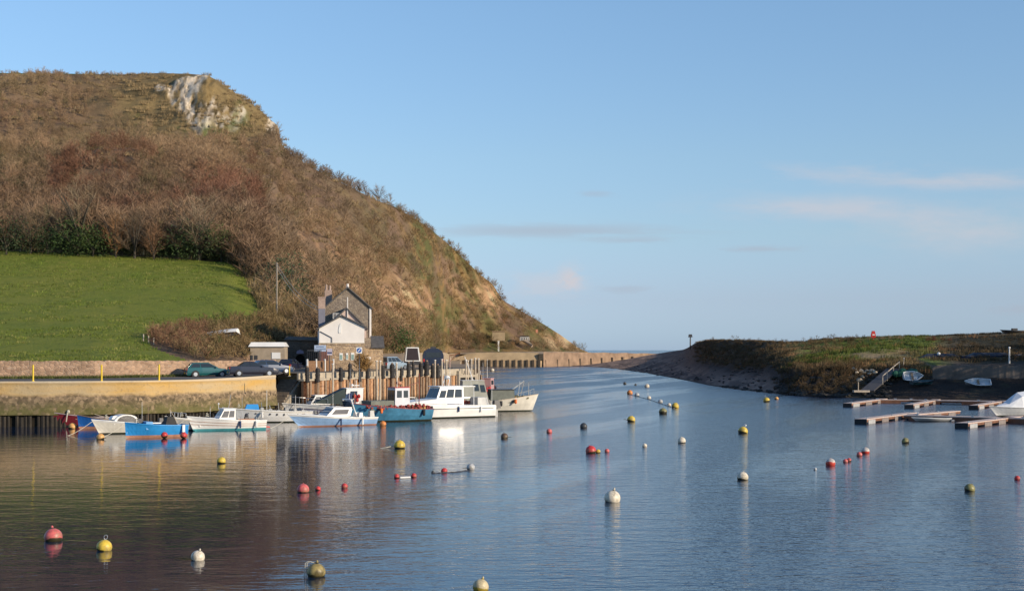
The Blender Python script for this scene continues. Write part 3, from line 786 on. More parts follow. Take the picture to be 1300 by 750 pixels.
o=stonewall('stone_wall',pl,0,.5,wallst,4); tag(o,'low reddish rubble wall between the green field and the quay road','wall')
# rough grass verge at the wall foot
vp=[];
for i in range(900):
    u=rnd.uniform(-250,340); b1,b2=base(u); Y=b2-1.3-rnd.random()*.9; vp.append(((u-CX)*Y/F,Y,3.93+max(0,(u-240)*.002)))
vp=np.array(vp); cols=np.array([(.10,.11,.035)])*(.5+.9*nr.rand(len(vp)))[:,None]
tag(scatter('verge_grass',[blades(26,.34,.5,.03,s) for s in range(3)],vp,.6+.8*nr.rand(len(vp)),cols,twm),kind='stuff')

# ---------------------------------------------------------------- scrub between field and houses
pp=[];
def interp_land(u,v): return land(u,v)
poly2=[(188,428),(232,418),(285,411),(345,404),(400,418),(400,446),(345,455),(262,460),(228,450),(196,438)]
while len(pp)<760:
    u=rnd.uniform(185,400);v=rnd.uniform(402,462)
    if inpoly(np.array([u]),np.array([v]),poly2)[0]: pp.append(land(u,v)+(u,v))
pp=np.array(pp)
cols=np.array([(.22,.125,.075)])*np.ones((len(pp),1)); u=pp[:,3]
mixto((u>262)*.8,(.21,.15,.07)); mixto((nr.rand(len(pp))<.3)*.8,(.27,.20,.10)); mixto((nr.rand(len(pp))<.12)*.9,(.07,.085,.03)); cols*=(.7+.6*nr.rand(len(pp)))[:,None]
tag(scatter('reed_scrub',[twigs(110,1.9,1.1,.035,s,8) for s in range(20,24)],pp,.6+.5*nr.rand(len(pp)),cols,twm),'rusty brown brambles and tan reeds below the field',kind='stuff')
# rough bank to the right of the field
pp=[]
while len(pp)<620:
    v=rnd.uniform(336,412); e=np.interp(v,[336,365,398,412],[306,326,344,350]); u=e+rnd.uniform(-3,34)
    pp.append(land(u,v)+(u,v))
pp=np.array(pp); cols=np.array([(.22,.16,.075)])*(.6+.7*nr.rand(len(pp)))[:,None]
tag(scatter('bank_reeds',[blades(60,1.5,1.1,.05,s) for s in range(3)],pp,.6+.7*nr.rand(len(pp)),cols,twm),kind='stuff')

# ---------------------------------------------------------------- named trees
barkm=simple('bark',(.075,.06,.042),.9,.4,3,.02)
def tree(kind,u,v,h,w,label,group,seed,name=None,colr=None,leafn=900,size=.38):
    x,y,z=land(u,v); r=random.Random(seed)
    nm={'ever':'evergreen_tree','bare':'bare_tree','bush':'evergreen_bush'}[kind]
    rt=thing(nm,(x,y,z-.2),r.random()*6,label,{'ever':'tree','bare':'tree','bush':'bush'}[kind],group)
    t=MB(); hh=h*(.75 if kind!='bush' else .5); t.tube((0,0,-.4),(0,0,hh*.35),.16*h/6,.11*h/6,7)
    lim=[]
    for i in range(9 if kind=='bare' else 5):
        a=6.28*i/7+r.random(); b=Vector((math.cos(a)*w*.42*r.uniform(.5,1),math.sin(a)*w*.42*r.uniform(.5,1),h*r.uniform(.6,.85)))
        s=Vector((0,0,hh*r.uniform(.15,.35))); mid=s+(b-s)*.5+Vector((r.uniform(-.2,.2),r.uniform(-.2,.2),.15*h*.3)); t.tube(s,mid,.08*h/6,.055*h/6,5); t.tube(mid,b,.055*h/6,.02,5); lim.append((mid,b))
    t.build('trunk',barkm,rt)
    if kind=='bare':
        V_,F_=twigs(700,h*1.02,w*.5,.045,seed,14); c=np.array([colr or (.20,.145,.09)])*np.ones((len(V_),1))
        c*=np.repeat(.7+.6*nr.rand(len(V_)//3),3)[:,None]; o=npmesh('crown',V_,F_,twm,c)
    else:
        V_,F_=leaves(leafn,h,w*.5,size,seed,11); c=np.array([colr or (.04,.06,.02)])*np.ones((len(V_),1))
        c*=np.repeat(.55+.9*nr.rand(len(V_)//3),3)[:,None]; o=npmesh('crown',V_,F_,lfm,c)
    o.parent=rt; return rt
hg='trees along the top edge of the green field'
spec=[('ever',8,322,9,11,'dark evergreen tree at the top of the field against the left edge of the picture',(.03,.045,.018)),
('bare',38,322,9,10,'bare brown tree atop the field between two dark evergreens near the left edge',None),
('ever',62,323,7,9,'small dark evergreen tree at the top edge of the field near its left end',(.03,.05,.018)),
('ever',98,324,8.5,11,'round green holly tree at the top of the field, left of the russet bushy tree',(.045,.075,.02)),
('ever',118,325,7.5,9,'green bushy tree touching the russet tree at the top of the field',(.05,.075,.02)),
('bare',147,326,8.5,8,'russet twiggy bushy tree above the middle of the field',(.27,.15,.075)),
('bare',172,327,9.5,9,'tall dark bare tree right of the russet bushy tree',(.13,.095,.065)),
('bare',196,328,7,7,'short russet bare tree above the field, left of the two dark green trees',(.24,.14,.08)),
('ever',226,329,8.5,10,'dark green tree above the field near its right end',(.04,.065,.02)),
('ever',254,331,9,11,'broad dark green tree above the field under the pale twisted branches',(.035,.055,.02)),
('bare',252,330,12,12,'large bare tree with pale twisted branches above the right part of the field',(.26,.20,.13)),
('ever',281,333,9,9,'green ivy covered tree at the right corner of the field',(.06,.075,.022)),
('bare',100,320,14,14,'large pale branched bare tree rising behind the green holly tree',(.25,.19,.12)),
('bare',296,334,7,6,'brown bare shrub tree at the very corner of the field',(.17,.11,.065))]
for i,(k,u,v,h,w,l,c) in enumerate(spec):
    tree(k,u,v,h*(.78 if k=='ever' else 1),w*.9,l,hg,100+i,colr=(tuple(q*1.2 for q in c) if c and k=='ever' else c),leafn=1400,size=.38)
pp=[];kk=[]
for i in range(150):
    u=rnd.uniform(-300,306); x=np.interp(u,[-300,0,100,200,290,306],[314,318.5,322,327,332,340])+rnd.uniform(-4,1.5); pp.append(land(u,x))
pp=np.array(pp); cols=np.array([(.045,.06,.02)])*(.5+.9*nr.rand(len(pp)))[:,None]
tag(scatter('hedge_undergrowth',[leaves(200,1.9,1.5,.22,s) for s in range(3)],pp,.5+.9*nr.rand(len(pp)),cols,lfm),'dark ivy and bramble undergrowth along the top edge of the field',kind='stuff')
sk=[(395,'leftmost bare tree on the upper skyline of the hill',6,6),(412,'bare tree on the skyline a little right of the leftmost one',6.5,6),(430,'bare skyline tree midway between the chalk cliff and the tallest skyline tree',6.5,7),(444,'bare skyline tree left of the tallest one',7.5,7),
    (457,'bare skyline tree joined to the tallest one on its left',7.5,7),(481,'tallest round headed bare tree on the skyline of the slope',9.5,10),(524,'dark low tree on the skyline right of the tallest bare tree',6,7),(636,'bare tree just past the steep drop of the headland',6,7),(663,'small bare tree on the lower headland skyline',6,8),(690,'bare bush tree low on the headland skyline',5,7)]
for i,(u,l,h,w) in enumerate(sk):
    ry_=ridge(u)[0]; tree('bare',u,ry_+7,h*.68,w*1.3,l,'bare trees on the skyline of the hill',200+i,colr=(.21,.15,.105))
tree('bush',501,449,5.0,6.5,'dark green rounded bush right of the slate roofed shed',None,301,colr=(.04,.085,.02),leafn=1600,size=.35)
tree('ever',366,372,9,8,'grey green ivy clad tree on the bank behind the utility pole',None,302,colr=(.055,.085,.04),leafn=1400,size=.4)

# ---------------------------------------------------------------- buildings
def quadwin(r, mats, x0,x1,z0,z1, y, name='window', fr=.05, parent=None, pane=glassl):
    m=MB(); m.box(x0-fr,x1+fr,y-.03,y+.02,z0-fr,z0,0); m.box(x0-fr,x1+fr,y-.03,y+.02,z1,z1+fr); m.box(x0-fr,x0,y-.03,y+.02,z0,z1); m.box(x1,x1+fr,y-.03,y+.02,z0,z1)
    xm=(x0+x1)/2; m.box(xm-.02,xm+.02,y-.025,y+.01,z0,z1)
    w=m.build(name,mats,parent or r); g=MB(); g.box(x0,x1,y-.008,y+.012,z0,z1); g.build('pane',pane,w); return w
def house(name,loc,rz,w,dp,gz,ez,az,wallm,roofm,label,cat,off=0,over=.25,th=.12,apexx=0.0, ezr=None):
    """gable towards -y; base z gz (local 0); eave ez, apex az"""
    r=thing(name,loc,rz,label,cat); ezr=ez if ezr is None else ezr
    m=MB(); hx=w/2
    front=[(-hx,0,0),(hx,0,0),(hx,0,ezr),(apexx,0,az),(-hx,0,ez)]; back=[(x,dp,z) for x,_,z in front]
    m.add(front+back,[(0,1,2,3,4),(9,8,7,6,5),(0,5,6,1),(1,6,7,2),(4,9,5,0)]); m.build('wall',wallm,r)
    m=MB()
    def slab(x0,z0,x1,z1):
        dx=x1-x0;dz=z1-z0;L=math.hypot(dx,dz); ux,uz=dx/L,dz/L; x0-=ux*over;z0-=uz*over
        m.sheet((x0,-over,z0+.03),(x0,dp+over,z0+.03),(x1,dp+over,z1+.03),(x1,-over,z1+.03),-th if x0<x1 else th)
    slab(-hx,ez,apexx,az)
    slab(hx,ezr,apexx,az)
    m.tube((apexx,-over,az+.12),(apexx,dp+over,az+.12),.10,.10,6)
    m.build('roof',roofm,r); return r
HA=R(9)
def hx_(px,Y): return (px-CX)*Y/F
# rear stone house
Yb=172.; sc=Yb/F
b=house('stone_house',(hx_(441.5,Yb),Yb,4.2),HA,57*sc+.1,9,0,H+(HZ-391)*sc-4.2,H+(HZ-366)*sc-4.2,housest,slate,'tall grey stone house with a steep gable behind the white boat house','house')
z0=4.2
m=MB(); m.box(2.62,2.84,-.12,.1,H+(HZ-428)*sc-z0,H+(HZ-391)*sc-z0); m.build('corner_quoin',plaster,b)
quadwin(b,white,-1.6,-.9,5.6,6.6,-.01)
m=MB(); m.tube((0,.3,H+(HZ-366)*sc-z0),(0,.3,H+(HZ-360)*sc-z0),.16,.12,8); m.build('ridge_pot',plaster,b)
m=MB(); m.box(-2.6,-1.7,6.5,7.4,8.0,9.9,0,.05); m.build('chimney',brickp,b); 
m=MB(); m.tube((-2.4,6.9,9.9),(-2.4,6.9,10.6),.16,.12,8); m.tube((-1.95,6.9,9.9),(-1.95,6.9,10.5),.16,.12,8); m.build('chimney_pot',brickp,b)
# middle pinkish gable
Ym=167.; sc=Ym/F
b=house('rendered_cottage',(hx_(440,Ym),Ym,4.2),HA,50*sc,5.2,0,H+(HZ-417)*sc-z0,H+(HZ-392)*sc-z0,pkplas,slate,'pinkish rendered gable between the white boat house and the stone house','house')
quadwin(b,white,-1.55,-.75,H+(HZ-404)*sc-z0,H+(HZ-397)*sc-z0-.1,-.01)
m=MB(); m.tube((.1,-.12,5.8),(.1,-.12,8.6),.06,.06,6); m.build('drainpipe',plaster,b)
# front white gable on stone ground floor
Yf=158.; sc=Yf/F; W_=57*sc
b=house('white_boat_house',(hx_(434,Yf),Yf,4.2),HA,W_,8,0,H+(HZ-417)*sc-z0,H+(HZ-401.5)*sc-z0,plaster,slate,'white gabled building with a stone ground floor and three notices facing the quay','house',ezr=H+(HZ-415)*sc-z0)
zst=H+(HZ-436)*sc-z0
m=MB(); m.box(-W_/2-.04,W_/2+.04,-.10,7.9,-.3,zst,0); m.build('stone_ground_floor',stone,b)
m=MB(); m.box(-W_/2-.05,W_/2+.05,-.13,-.03,zst,zst+.08); m.build('string_course',conc,b)
for (x0,x1,zz0,zz1) in ((-.28,.10,1.25,2.05),(.45,.70,1.3,2.05),(1.0,1.38,1.25,2.08)):
    f=MB(); f.box(x0,x1,-.15,-.105,zz0,zz1,0,0); fo=f.build('notice_board',white,b)
    g=MB(); g.box(x0+.05,x1-.05,-.158,-.151,zz0+.08,zz1-.2); g.build('notice_sheet',simple('faded_green_print',(.25,.38,.33),.6,.3,9),fo)
m=MB(); m.prism([(-.35,4.25),(-.10,4.25),(-.02,4.9),(-.12,5.35),(-.26,5.2),(-.38,4.6)],-.06,-.02); m.build('sail_emblem',white,b)
m=MB(); m.path([(-2.4,-.08,4.45),(-1.1,-.08,3.75),(-1.1,-.08,3.0)],.035,6); m.path([(-2.45,-.08,3.05),(2.3,-.08,2.72)],.03,6); m.build('downpipe',dkgrey,b)
m=MB(); m.box(-W_/2-.02,-W_/2+1.0,-.85,-.12,0,2.35); m.build('entrance_porch',simple('maroon_boards',(.16,.07,.055),.7,.3,2,.01),b)
# chimney stack left, shade on its lower part painted in blue-grey
s_=thing('brick_chimney',(hx_(408.5,165),165,4.2),HA,'pink topped brick chimney stack, shade painted below, at the left end of the white boat house','chimney')
sc=165/F
zt=H+(HZ-377)*sc-z0; zl=H+(HZ-392)*sc-z0
m=MB(); m.box(-.38,.38,-.4,.4,0,zl); m.build('shaded_lower_shaft',simple('chimney_shade_blue_grey',(.20,.20,.24),.85,.2,1),s_)
m=MB(); m.box(-.40,.40,-.42,.42,zl,zt-.15); m.box(-.47,.47,-.49,.49,zt-.15,zt,0,.03); m.build('upper_shaft',brickp,s_)
# dark lean-to with arch
Yl=163; sc=Yl/F
x0=hx_(362,Yl); x1=hx_(406,Yl)
lt=thing('dark_outbuilding',((x0+x1)/2,Yl,4.2),HA*.5,'low dark stone outbuilding with an arched doorway left of the white boat house','outbuilding')
w=(x1-x0)/2; ht=H+(HZ-433)*sc-z0
ax=hx_(381,Yl)-(x0+x1)/2
arc=[(ax-.55,0)]+[(ax-.55*math.cos(t),1.35+.55*math.sin(t)) for t in np.linspace(0,math.pi,9)]+[(ax+.55,0)]
poly=[(-w,0)]+arc+[(w,0),(w,ht),(-w,ht+.15)]
m=MB(); m.prism(poly,0,.35); m.box(-w,w,3.2,3.5,0,ht); m.box(-w,-w+.3,.36,3.19,0,ht-.05); m.box(w-.3,w,.36,3.19,0,ht-.05); m.build('wall',darkst,lt)
m=MB(); m.box(ax-.75,ax+.75,.36,.9,0,2.2); m.build('arched_doorway',simple('doorway_black',(.006,.006,.006),.9,.2,2),lt)
m=MB(); m.sheet((-w-.1,-.2,ht+.12),(w+.1,-.2,ht+.0),(w+.1,3.7,ht+.4),(-w-.1,3.7,ht+.5),.1); m.build('roof',darkst,lt)
m=MB(); m.prism([(ax-.42,1.98),(ax+.42,1.98),(ax+.36,2.28),(ax,2.42),(ax-.36,2.28)],-.06,-.01); m.build('door_sign',simple('lilac_board',(.30,.26,.36),.6,.2,4),lt)
# white roofed shed on the left
Ys=156; sc=Ys/F
sh=thing('white_roofed_shed',(hx_(341,Ys),Ys,5.0),HA*.3,'small tan shed with a white edged flat roof and dark door behind the parked cars','shed')
hz=H+(HZ-440)*sc-5.0
m=MB(); m.box(-2.0,1.75,0,3.0,-1.4,hz-.0); m.build('wall',simple('tan_shed_wall',(.36,.29,.21),.85,.25,1.5,.01),sh)
m=MB(); m.frus(-2.2,1.9,-.25,3.2,hz+.01,-1.9,1.6,0,3.0,hz+.5); m.build('roof',white,sh)
m=MB(); m.box(-2.0,-1.72,-.04,0.0,0,1.0); m.box(-1.55,-1.2,-.04,0.0,0,1.0); m.build('door',dkgrey,sh)
m=MB(); m.box(.35,1.3,-.06,-.005,.62,1.32); m.build('white_panel',white,sh)
m=MB(); m.frus(-.5,.4,-.5,-.002,.35,-.35,.3,-.1,-.002,.55); m.build('canopy',dkgrey,sh)
m=MB(); m.sheet((-4.4,.3,-.2),(-2.05,.3,-.2),(-2.05,.3,1.15),(-4.4,.3,.35),.3); m.build('side_wall',wallst,sh)
# slate shed on the right
Yr=166; sc=Yr/F
b=thing('slate_shed',(hx_(475,Yr),Yr,4.2),HA,'small stone shed with a grey slate roof right of the white boat house','shed')
ze=H+(HZ-442)*sc-4.2; zr_=H+(HZ-427)*sc-4.2
m=MB(); m.box(-1.5,1.05,0,3,0,ze); m.build('wall',stone,b)
m=MB(); m.sheet((-.35,-.2,ze-.02),(1.2,-.2,ze-.02),(1.2,1.6,zr_),(-.35,1.6,zr_),.1); m.sheet((-.35,3.2,ze),(1.2,3.2,ze),(1.2,1.7,zr_),(-.35,1.7,zr_),-.1); m.build('roof',slate,b)
m=MB(); m.box(-1.5,-.4,-.05,2.5,ze+.01,ze+1.2); m.build('brick_block',housest,b)
m=MB(); m.box(-1.35,-.4,-.5,-.02,1.3,1.6); m.build('awning',white,b)

# ---------------------------------------------------------------- fence, signs, pole, wires
def qpt(u,back,z=DZ):
    for s in np.linspace(-3,PL,1200):
        x,y,_=onp(s,-back,0)
        if 650+F*x/y>=u: break
    return (x,y,z)
a=qpt(390,2.2); b_=qpt(423,2.2); L=math.dist(a,b_); ang=math.atan2(b_[1]-a[1],b_[0]-a[0])
f=thing('panel_fence',a,ang,'brown panelled fence with white posts in front of the white boat house','fence')
for i in range(3):
    w=L/3; m=MB()
    for k in range(7): m.box(i*w+.1+k*(w-.2)/7,i*w+.1+(k+.93)*(w-.2)/7,-.03,.03,.08,1.25)
    m.build('panel',simple('brown_boards',(.22,.12,.06),.8,.35,3,.01),f)
for i in range(4):
    m=MB(); m.box(i*L/3-.07,i*L/3+.07,-.08,.08,0,1.45,0,.03); m.build('post',white,f)
m=MB(); m.path([(0,0,2.35),(L,0,2.35)],.04,6); 
for k in range(14): m.tube((k*L/13,0,1.3),(k*L/13,0,2.35),.015,.015,4)
m.build('upper_railing',dkgrey,f)
def signboard(name,px,py,Y,w,h,face,label,zg,marks,legs=True,rz=0.1):
    x,y,z=P(px,py,Y); r=thing(name,(x,y,zg),rz,label,'sign'); c=z-zg
    m=MB(); m.box(-w/2,w/2,-.03,.03,c-h/2,c+h/2); m.build('board',face,r)
    if legs: m=MB(); m.tube((0,.05,0),(0,.05,c),.05,.05,6); m.build('pole',dkgrey,r)
    for mm,mat in marks(c): mm.build('lettering',mat,r)
    return r
def m1(c):
    k=MB(); q=random.Random(3)
    for row,(x0,x1) in ((.18,(-.42,.35)),(-.07,(-.55,.60))):
        x=x0
        while x<x1:
            w=q.uniform(.06,.10); z=c+row
            k.box(x,x+w*.25,-.045,-.031,z-.07,z+.07); k.box(x+w*.30,x+w*.9,-.045,-.031,z+q.choice([-.07,-.02,.04]),z+q.choice([-.07,-.02,.04])+.03) if False else k.box(x+w*.3,x+w*.9,-.045,-.031,z-.07,z-.04)
            x+=w+.03
    return [(k,bluen)]
signboard('notice_sign',406.5,442,152.5,1.25,.68,simple('pale_blue_board',(.38,.47,.62),.5,.1,3),'pale blue signboard with two lines of dark lettering above the brown fence',4.2,m1)
def m2(c):
    k=MB(); k.box(-.25,.25,-.045,-.031,c-.18,c-.02); return [(k,bluen)]
signboard('small_sign',418.5,446.5,153,.56,.7,simple('pale_lilac_board',(.48,.44,.52),.5,.1,3),'small pale square sign with a dark patch right of the pale blue signboard',4.2,m2)
def m3(c):
    k=MB(); k.tube((0,-.045,c),(0,-.031,c),.25,.25,20); return [(k,simple('sign_blue',(.03,.12,.42),.4,.1,3))]
s3=signboard('mooring_sign',456,444.5,150,.62,.66,white,'white square sign with a round blue symbol on a pole by the white boat house',4.2,m3)
x,y,z=P(456,444.5,150); k=MB(); k.sheet((-.16,-.046,z-4.2-.10),(-.10,-.046,z-4.2-.16),(.16,-.046,z-4.2+.10),(.10,-.046,z-4.2+.16),.012); k.build('white_stroke',white,s3)
fp0=None
FP=[(26,319.5,'short pale fence post at the top left edge of the field'),(94,321.5,'short fence post on the top edge of the field below the holly tree'),(182,433,'leftmost short fence post at the tip of the reed scrub'),(188,435,'middle short fence post at the tip of the reed scrub'),(195,438,'third short fence post at the tip of the reed scrub, furthest right'),
(309,348,'upper fence post on the right boundary of the field'),(322,366,'middle fence post on the right boundary of the field'),(336,388,'lower fence post on the right boundary of the field')]
for u,v,l in FP:
    if fp0 is None:
        fp0=thing('fence_post',(0,0,0),0,'','fence post'); a=MB(); a.box(-.07,.07,-.07,.07,-.3,1.25,0,.04); a.build('stake',pwood,fp0); a=MB(); a.tube((-.05,-.09,1.0),(.05,-.09,1.0),.02,.02,5); a.build('wire_staple',steel,fp0); o=fp0
    else: o=copy_tree(fp0)
    o.location=land(u,v); o.rotation_euler=(rnd.uniform(-.08,.08),rnd.uniform(-.08,.08),rnd.random()); o.scale=(.7,.7,.62 if u<200 else .9); tag(o,l,'fence post','old fence posts round the field')
# utility pole and wires
x,y,z=land(352,404); up=thing('utility_pole',(x,y,z-.5),0,'tall grey timber utility pole standing on the bank above the shed','utility pole')
hp=H+(HZ-333)*y/F-z+.5
m=MB(); m.tube((0,0,0),(0,0,hp),.15,.11,8); m.build('pole',simple('pole_timber',(.28,.24,.19),.85,.3,3),up)
m=MB(); m.box(-.35,.35,-.05,.05,hp-.35,hp-.25); m.build('crossarm',dwood,up)
wt=Vector((x,y,z-.5+hp-.2)); we=Vector((hx_(408.5,165),165,4.2+zl+.0))
def cable(name,a,b,sag,r_,mat,label,cat,group=None,n=14):
    m=MB(); pts=[a+(b-a)*(i/n)-Vector((0,0,sag*4*(i/n)*(1-i/n))) for i in range(n+1)]
    m.path([tuple(p) for p in pts],r_,5); o=m.build(name,mat); return tag(o,label,cat,group)
cable('overhead_wire',wt,we,1.0,.028,rope,'upper of the two pale wires sagging from the utility pole to the brick chimney','wire')
cable('overhead_wire',wt-Vector((0,0,.5)),we-Vector((0,0,.25)),1.2,.028,rope,'lower of the two pale wires sagging from the utility pole to the brick chimney','wire')
# bramble by the white house
pp=np.array([P(461+rnd.uniform(-5,5),469,155+rnd.uniform(-1,1)) for _ in range(10)]); pp[:,2]=4.15
o=scatter('shrub',[twigs(160,2.4,1.0,.04,50,8)],pp,.6+.5*nr.rand(10),np.array([(.30,.18,.07)])*(.7+.5*nr.rand(10))[:,None],twm); tag(o,'rusty twiggy shrub at the right corner of the white boat house','shrub')

# ================================================================ BOATS
def hull(L,B,fs,fb,draft=.25,rake=.5,tr=.8,mats=(white,weed,white),boot=.10,band=.10,inner=white,floor=.18,n=18,full=2.3,parent=None,cap=True,fore=None,wl=None):
    """bow towards +x. mats: topsides, bottom, band under the gunwale"""
    def sec(t):
        w = B/2*(tr+(1-tr)*math.sin(min(t/.45,1)*math.pi/2)) if t<.45 else B/2*(1-((t-.45)/.55)**full)
        w=max(w,.02); s=fs+(fb-fs)*t**2.0; k=-draft+(draft+.06)*max(0,(t-.72)/.28)**2; p=.33+.6*max(0,(t-.35)/.65)**1.2
        return w,s,k,p,-L/2+L*t
    zl=lambda s,k:[k,max(k,(k+boot)/2),max(k,boot),max(k,boot+.002),boot+(s-band-boot)*.5,s-band,s-band+.002,s]
    vs=[];NP=8
    ts=[i/n for i in range(n+1)]
    for t in ts:
        w,s,k,p,x=sec(t)
        for z in zl(s,k):
            a=min(1,max(0,(z-k)/(s-k))); y=w*a**p; xx=x+rake*max(0,z)/fb*t**4
            vs.append((xx,y,z))
    nv=len(vs); vs2=vs+[(x,-y,z) for x,y,z in vs]
    m=MB(); fs_=[];mi=[]
    for i in range(n):
        for j in range(NP-1):
            a=i*NP+j;b_=(i+1)*NP+j; q=0 if 3<=j<=4 else (1 if j<2 else 2 if j==6 else 0)
            fs_.append((a,a+1,b_+1,b_));mi.append(q); fs_.append((nv+a,nv+b_,nv+b_+1,nv+a+1));mi.append(q)
    for j in range(NP-1):
        q=0 if 3<=j<=4 else (1 if j<2 else 2 if j==6 else 0)
        fs_.append((j,nv+j,nv+j+1,j+1));mi.append(q)
        a=n*NP+j; fs_.append((a,a+1,nv+a+1,nv+a));mi.append(q)
    m.v=vs2;m.f=fs_;m.m=mi
    o=m.build('hull',list(mats),parent,smooth=False)
    # inside shell, floor
    m=MB(); V=[]
    for t in ts:
        w,s,k,p,x=sec(t); t2=min(t,.985); xx=x+rake*t**4*(s/fb)-(.06 if t>.9 else 0)+(.05 if t==0 else 0); wi=max(.01,w-.055)
        xf=x-(.05 if t>.9 else 0); fl=min(s-.05,max(floor,k+.05)); wf=max(.01,w*max(.02,min(1,(fl-k)/(s-k)))**p-.05)
        V+=[(xx,wi,s-.004),(xf,wf,fl),(xf,-wf,fl),(xx,-wi,s-.004)]
    m.v=V; 
    for i in range(n):
        for j in range(3): m.f.append((i*4+j,i*4+j+1,(i+1)*4+j+1,(i+1)*4+j)); m.m.append(0)
    m.f.append((0,3,2,1)); m.m.append(0)
    m.build('inner_lining',inner,parent)
    # gunwale capping
    m=MB()
    for sgn in (1,-1):
        G_=[]
        for t in ts:
            w,s,k,p,x=sec(t); xx=x+rake*t**4*(s/fb); G_.append((xx,w,s))
        for a,b_ in zip(G_[:-1],G_[1:]):
            m.add([(a[0],sgn*(a[1]+.025),a[2]-.03),(a[0],sgn*(a[1]+.025),a[2]+.03),(a[0],sgn*(max(0,a[1]-.07)),a[2]+.03),(b_[0],sgn*(b_[1]+.025),b_[2]-.03),(b_[0],sgn*(b_[1]+.025),b_[2]+.03),(b_[0],sgn*max(0,b_[1]-.07),b_[2]+.03)],
              [(0,1,4,3),(1,2,5,4)] if sgn<0 else [(3,4,1,0),(4,5,2,1)])
    w,s,k,p,x=sec(0); m.box(x-.03,x+.07,-w,w,s-.03,s+.03)
    return sec,m
def deck(sec,t0,t1,dz,mat,parent,rake=.5,fb=1,name='foredeck',camber=.05,inset=.06,n=8):
    m=MB(); V=[]
    for i in range(n+1):
        t=t0+(t1-t0)*i/n; w,s,k,p,x=sec(t); xx=x+rake*t**4*(s/fb); w=max(.01,w-inset)
        V+=[(xx,w,s+dz),(xx,0,s+dz+camber*w*2),(xx,-w,s+dz)]
    nv=len(V); V+= [(x,y,z-.05) for x,y,z in V]; m.v=V
    for i in range(n):
        for j in range(2): a=i*3+j; m.f.append((a,a+3,a+4,a+1)); m.f.append((nv+a,nv+a+1,nv+a+4,nv+a+3)); 
    m.f.append((0,1,nv+1,nv)); m.f.append((1,2,nv+2,nv+1)); m.m=[0]*len(m.f)
    return m.build(name,mat,parent)
def outboard(parent,x,z=.55,y=0,cowl=dkgrey,s=1.0,name='outboard_motor'):
    m=MB(); m.frus(x-.42*s,x-.02,y-.17*s,y+.17*s,z,x-.36*s,x-.06,y-.13*s,y+.13*s,z+.42*s); o=m.build(name,cowl,parent)
    l=MB(); l.box(x-.30*s,x-.12*s,y-.05,y+.05,-.35,z); l.box(x-.12*s,x+.06,y-.09,y+.09,z-.18,z-.05); l.build('leg',greyw,o); return o
def cabin(parent,x0,x1,w0,z0,z1,fr=.35,bk=.08,side=.12,mat=white,roofmat=None,wins=((.15,.85,.40,.85),),fwin=True,bwin=False,name='cabin',roofo=.08,glassm=glass,w1=None):
    """frustum cabin, windows as separate panes slightly proud of each side"""
    w1=w0-side if w1 is None else w1
    m=MB(); m.frus(x0,x1,-w0,w0,z0,x0+bk,x1-fr,-w1,w1,z1); c=m.build(name,mat,parent)
    h=z1-z0
    def side_pt(u,v,sg,off=.012):
        xa=x0+bk*v;xb=x1-fr*v; return (xa+(xb-xa)*u, sg*(w0+(w1-w0)*v+off), z0+h*v)
    for (u0,u1,v0,v1) in wins:
        for sg in (1,-1):
            m=MB(); a=side_pt(u0,v0,sg);b_=side_pt(u1,v0,sg);cc=side_pt(u1,v1,sg);d=side_pt(u0,v1,sg)
            if sg<0: m.sheet(a,b_,cc,d,.012)
            else: m.sheet(b_,a,d,cc,.012)
            m.build('window',glassm,c)
    if fwin:
        for s0,s1 in ((-.9,-.04),(.04,.9)):
            v0,v1=.42,.9; X0=x1-fr*v0+.012;X1=x1-fr*v1+.012; wa=w0+(w1-w0)*v0; wb=w0+(w1-w0)*v1
            m=MB(); m.sheet((X0,s0*wa,z0+h*v0),(X0,s1*wa,z0+h*v0),(X1,s1*wb,z0+h*v1),(X1,s0*wb,z0+h*v1),.012); m.build('windscreen',glassm,c)
    if bwin:
        m=MB(); m.sheet((x0-.012,w0*.6,z0+h*.45),(x0-.012,-w0*.6,z0+h*.45),(x0+bk-.02,-w0*.55,z0+h*.9),(x0+bk-.02,w0*.55,z0+h*.9),.012); m.build('window',glassm,c)
    m=MB(); m.box(x0+bk-roofo,x1-fr+roofo,-w1-.05,w1+.05,z1+.001,z1+.055,0,.03); m.build('roof',roofmat or mat,c)
    return c
def rail(parent,pts,h,mat=steel,r=.018,name='guard_rail'):
    m=MB(); top=[(x,y,z+h) for x,y,z in pts]; m.path(top,r,5)
    for p,q in zip(pts,top): m.tube(p,q,r,r,5)
    return m.build(name,mat,parent)
def seat(parent,x,w,z,mat=wood,d=.28): m=MB(); m.box(x-d/2,x+d/2,-w,w,z-.04,z); return m.build('thwart',mat,parent)
def place(name,px,py,hd,label,group='boats moored along the quay',cat='boat',sc=(1,1.05,1.22)):
    x,y,_=G(px,py); r=thing(name,(x,y,0),R(hd),label,cat,group); r.scale=sc; return r

# A maroon open boat
r=place('open_boat',107,540.5,205,'dark red wooden open boat behind the deep blue one, farthest left of the moored boats')
sec,g=hull(4.6,1.7,.62,1.0,parent=r,mats=(maroon,black,maroon),inner=wood,rake=.35); g.build('gunwale',simple('grey_gunwale',(.38,.30,.30),.6,.2,3),r)
seat(r,-.6,.72,.5);seat(r,.7,.66,.55); deck(sec,.72,.99,-.04,maroon,r,.35,1.0)
m=MB(); m.path([(1.5,.62,.98),(1.55,.66,.7),(1.6,.62,.35)],.05,6); m.ball((1.4,.45,1.05),.14,8,6); m.build('rope_coil',rope,r)
